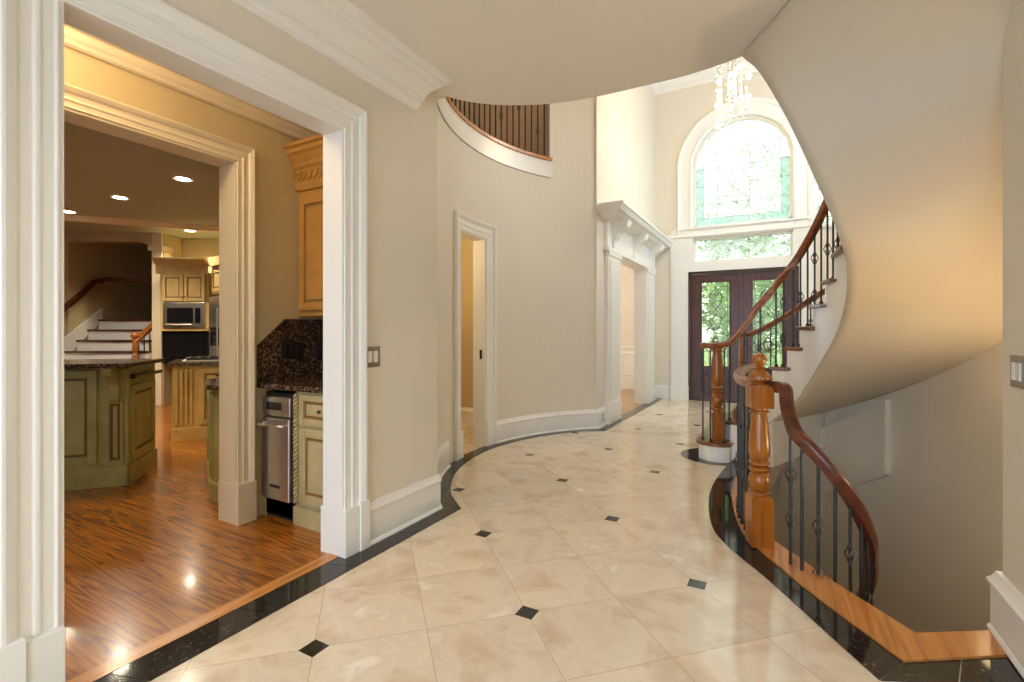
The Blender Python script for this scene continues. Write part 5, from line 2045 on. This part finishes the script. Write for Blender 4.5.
for (sx_, zb_, dy) in strands:
    cxr, cyr = CHX + sx_ * math.cos(0.5) - dy * 0.3, CHY + sx_ * math.sin(0.5) + dy
    s_o = MB().tube([(cxr, cyr, zb_), (cxr, cyr, ZT - 0.04)], 0.0015, 4).build('strand', 'steel', ch)
    z = zb_
    while z < 5.3:
        r_ = 0.030 if z == zb_ else rnd.choice((0.018, 0.022, 0.026, 0.034))
        b_ = MB().ball((cxr, cyr, z), r_, 12, 8).build('crystal_ball', 'crystal', s_o, smooth='all')
        z += rnd.uniform(0.14, 0.26)
for (dx, dy, z) in ((-0.15, 0, 3.82), (0.0, 0.03, 4.02), (0.03, -0.02, 4.32), (0.19, 0.02, 4.12), (-0.16, 0.0, 4.08), (0.0, 0.0, 3.66), (-0.14, 0, 4.38), (0.10, 0, 4.5), (0.2, 0, 4.36), (0.01, -0.02, 4.42), (0.0, 0.06, 4.8), (-0.12, 0, 4.9)):
    MB().ball((CHX + dx, CHY + dy, z), 0.029, 12, 8).build('bulb', 'bulb_glow', ch, smooth='all')
lamp('chandelier_light', 'POINT', (CHX, CHY, 4.25), 105, (1.0, 0.84, 0.6), 0.08)

gl_ = thing('ceiling_light', (-3.35, 4.5, ZT), 'added unseen fill light over the upstairs gallery', 'ceiling light')  # unseen lamp added to brighten the back of the gallery
MB().lathe([(0.16, -0.10), (0.18, -0.05), (0.18, 0.0)], (-3.35, 4.5, ZT - 0.001), 24).build('lamp_shade', 'downlight_glow', gl_, smooth=30)
lamp('gallery_fill', 'POINT', (-3.3, 4.5, ZT - 0.3), 16, (1.0, 0.88, 0.7), 0.15)

# ------------------------------------------------------------------ added hall fill lights (unseen, behind the viewpoint)
def hall_fill(x, y, p, label):
    t = thing('ceiling_light', (x, y, ZC), label, 'ceiling light', 'added hall fill lights')
    MB().lathe([(0.095, -0.012), (0.10, 0.0), (0.07, 0.0), (0.07, -0.008)], (x, y, ZC - 0.001), 20, caps=False).build('trim_ring', 'trim', t)
    MB().lathe([(0.068, -0.010), (0.068, -0.004)], (x, y, ZC - 0.001), 20).build('lens', 'downlight_glow', t)
    lamp('hall_fill_beam', 'SPOT', (x, y, ZC - 0.03), p, (1.0, 0.96, 0.90), 0.08, spot=2.6)


hall_fill(-0.65, -0.8, 55, 'added unseen fill light in the hall ceiling nearest the foyer')
hall_fill(-0.65, -2.3, 55, 'added unseen fill light in the hall ceiling nearest the rear')
pl_ = thing('ceiling_light', (-2.62, 0.55, ZC), 'assumed unseen flush round light on the pantry ceiling', 'ceiling light')  # unseen lamp added for the gold light on the pantry trim
MB().lathe([(0.05, -0.12), (0.13, -0.08), (0.15, -0.03), (0.15, 0.0)], (-2.62, 0.55, ZC - 0.001), 24).build('lamp_shade', 'downlight_glow', pl_, smooth=30)
lamp('assumed_pantry_light', 'POINT', (-2.62, 0.55, ZC - 0.22), 15, (1.0, 0.70, 0.36), 0.08)

# back of hall: unseen glazed frame, added to let fill daylight in
mb = MB()
mb.box(XL - 0.2, -3.6, 0, XL + 0.1, -3.5, ZC)
mb.box(XR - 0.1, -3.6, 0, XR + 0.2, -3.5, ZC)
for x in (-1.3, -0.6, 0.1):
    mb.box(x - 0.03, -3.6, 0, x + 0.03, -3.5, ZC)
mb.box(XL, -3.6, 2.3, XR, -3.5, 2.36)
struct(mb.build('fill_window', 'trim'), 'unseen glazed frame added at the back of the hall to admit fill daylight', 'window')

# ------------------------------------------------------------------ outside greenery
mb = MB()
mb.box(-40, YF + 0.22, -0.5, 40, 60, -0.15)
struct(mb.build('ground', 'lawn'), 'lawn outside the entrance doors', 'ground')
mb = MB()  # unseen ground added to bounce neutral light into the hall
mb.box(-40, -60, -0.5, 40, -3.62, -0.10)
struct(mb.build('floor_reflector', 'reflector'), 'added unseen pale patio outside the back of the hall', 'reflector')
mb = MB()
mb.box(-3, YF + 0.22, -0.15, 2, YF + 1.8, -0.02)
struct(mb.build('floor_porch', 'grout_strip'), 'porch slab outside the entrance', 'porch')


def tree(x, y, h, cr_, label, mat, seed, n=500, trunk=True, low=0.5):
    rnd = random.Random(seed)
    t = thing('tree', (x, y, -0.15), label, 'tree', 'trees outside the entrance')
    MB().tube([(x, y, -0.15), (x + 0.1, y, h * 0.5), (x, y, h * 0.85)], [0.14, 0.1, 0.03], 8).build('trunk', 'bark', t)
    mb = MB()
    for i in range(n):
        u, v, w_ = rnd.gauss(0, 1), rnd.gauss(0, 1), rnd.gauss(0, 1)
        L = math.sqrt(u * u + v * v + w_ * w_)
        R = cr_ * rnd.uniform(0.5, 1.0)
        cx_, cy_, cz_ = x + u / L * R, y + v / L * R, low + (h - low) * 0.5 + w_ / L * (h - low) * 0.5 * rnd.uniform(0.4, 1)
        for q in range(4):
            a = rnd.uniform(0, 2 * PI)
            e = rnd.uniform(-0.8, 0.8)
            s = rnd.uniform(0.07, 0.16)
            p = Vector((cx_ + rnd.uniform(-.18, .18), cy_ + rnd.uniform(-.18, .18), cz_ + rnd.uniform(-.18, .18)))
            d1 = Vector((math.cos(a) * math.cos(e), math.sin(a) * math.cos(e), math.sin(e))) * s
            d2 = Vector((-math.sin(a), math.cos(a), rnd.uniform(-.5, .5))) * s * 0.5
            mb.add([p - d1, p + d2, p + d1, p - d2], [(0, 1, 2, 3)])
    mb.build('foliage', mat, t)
    return t


tree(-3.4, 12.8, 4.2, 1.1, 'leafy tree outside the door leaf nearest the corner', 'leaf_pale', 1, low=0.2)
tree(-0.7, 12.9, 3.9, 1.1, 'leafy tree outside between the two door leaves', 'leaf_pale', 2, low=-0.1)
tree(1.7, 13.0, 4.4, 1.15, 'leafy tree outside behind the stair rails', 'leaf', 3, low=-0.1)
tree(-4.9, 16.6, 7.2, 2.2, 'taller tree farther out beyond the entrance', 'leaf_pale', 4, n=800, low=0.0)
tree(4.0, 17.0, 8.6, 2.4, 'tallest tree outside seen low through the arched window', 'leaf_pale', 5, n=900, low=0.0)
tree(-0.6, 17.6, 7.6, 2.1, 'broad pale tree far behind the entrance', 'leaf_pale', 6, n=1300, low=0.0)
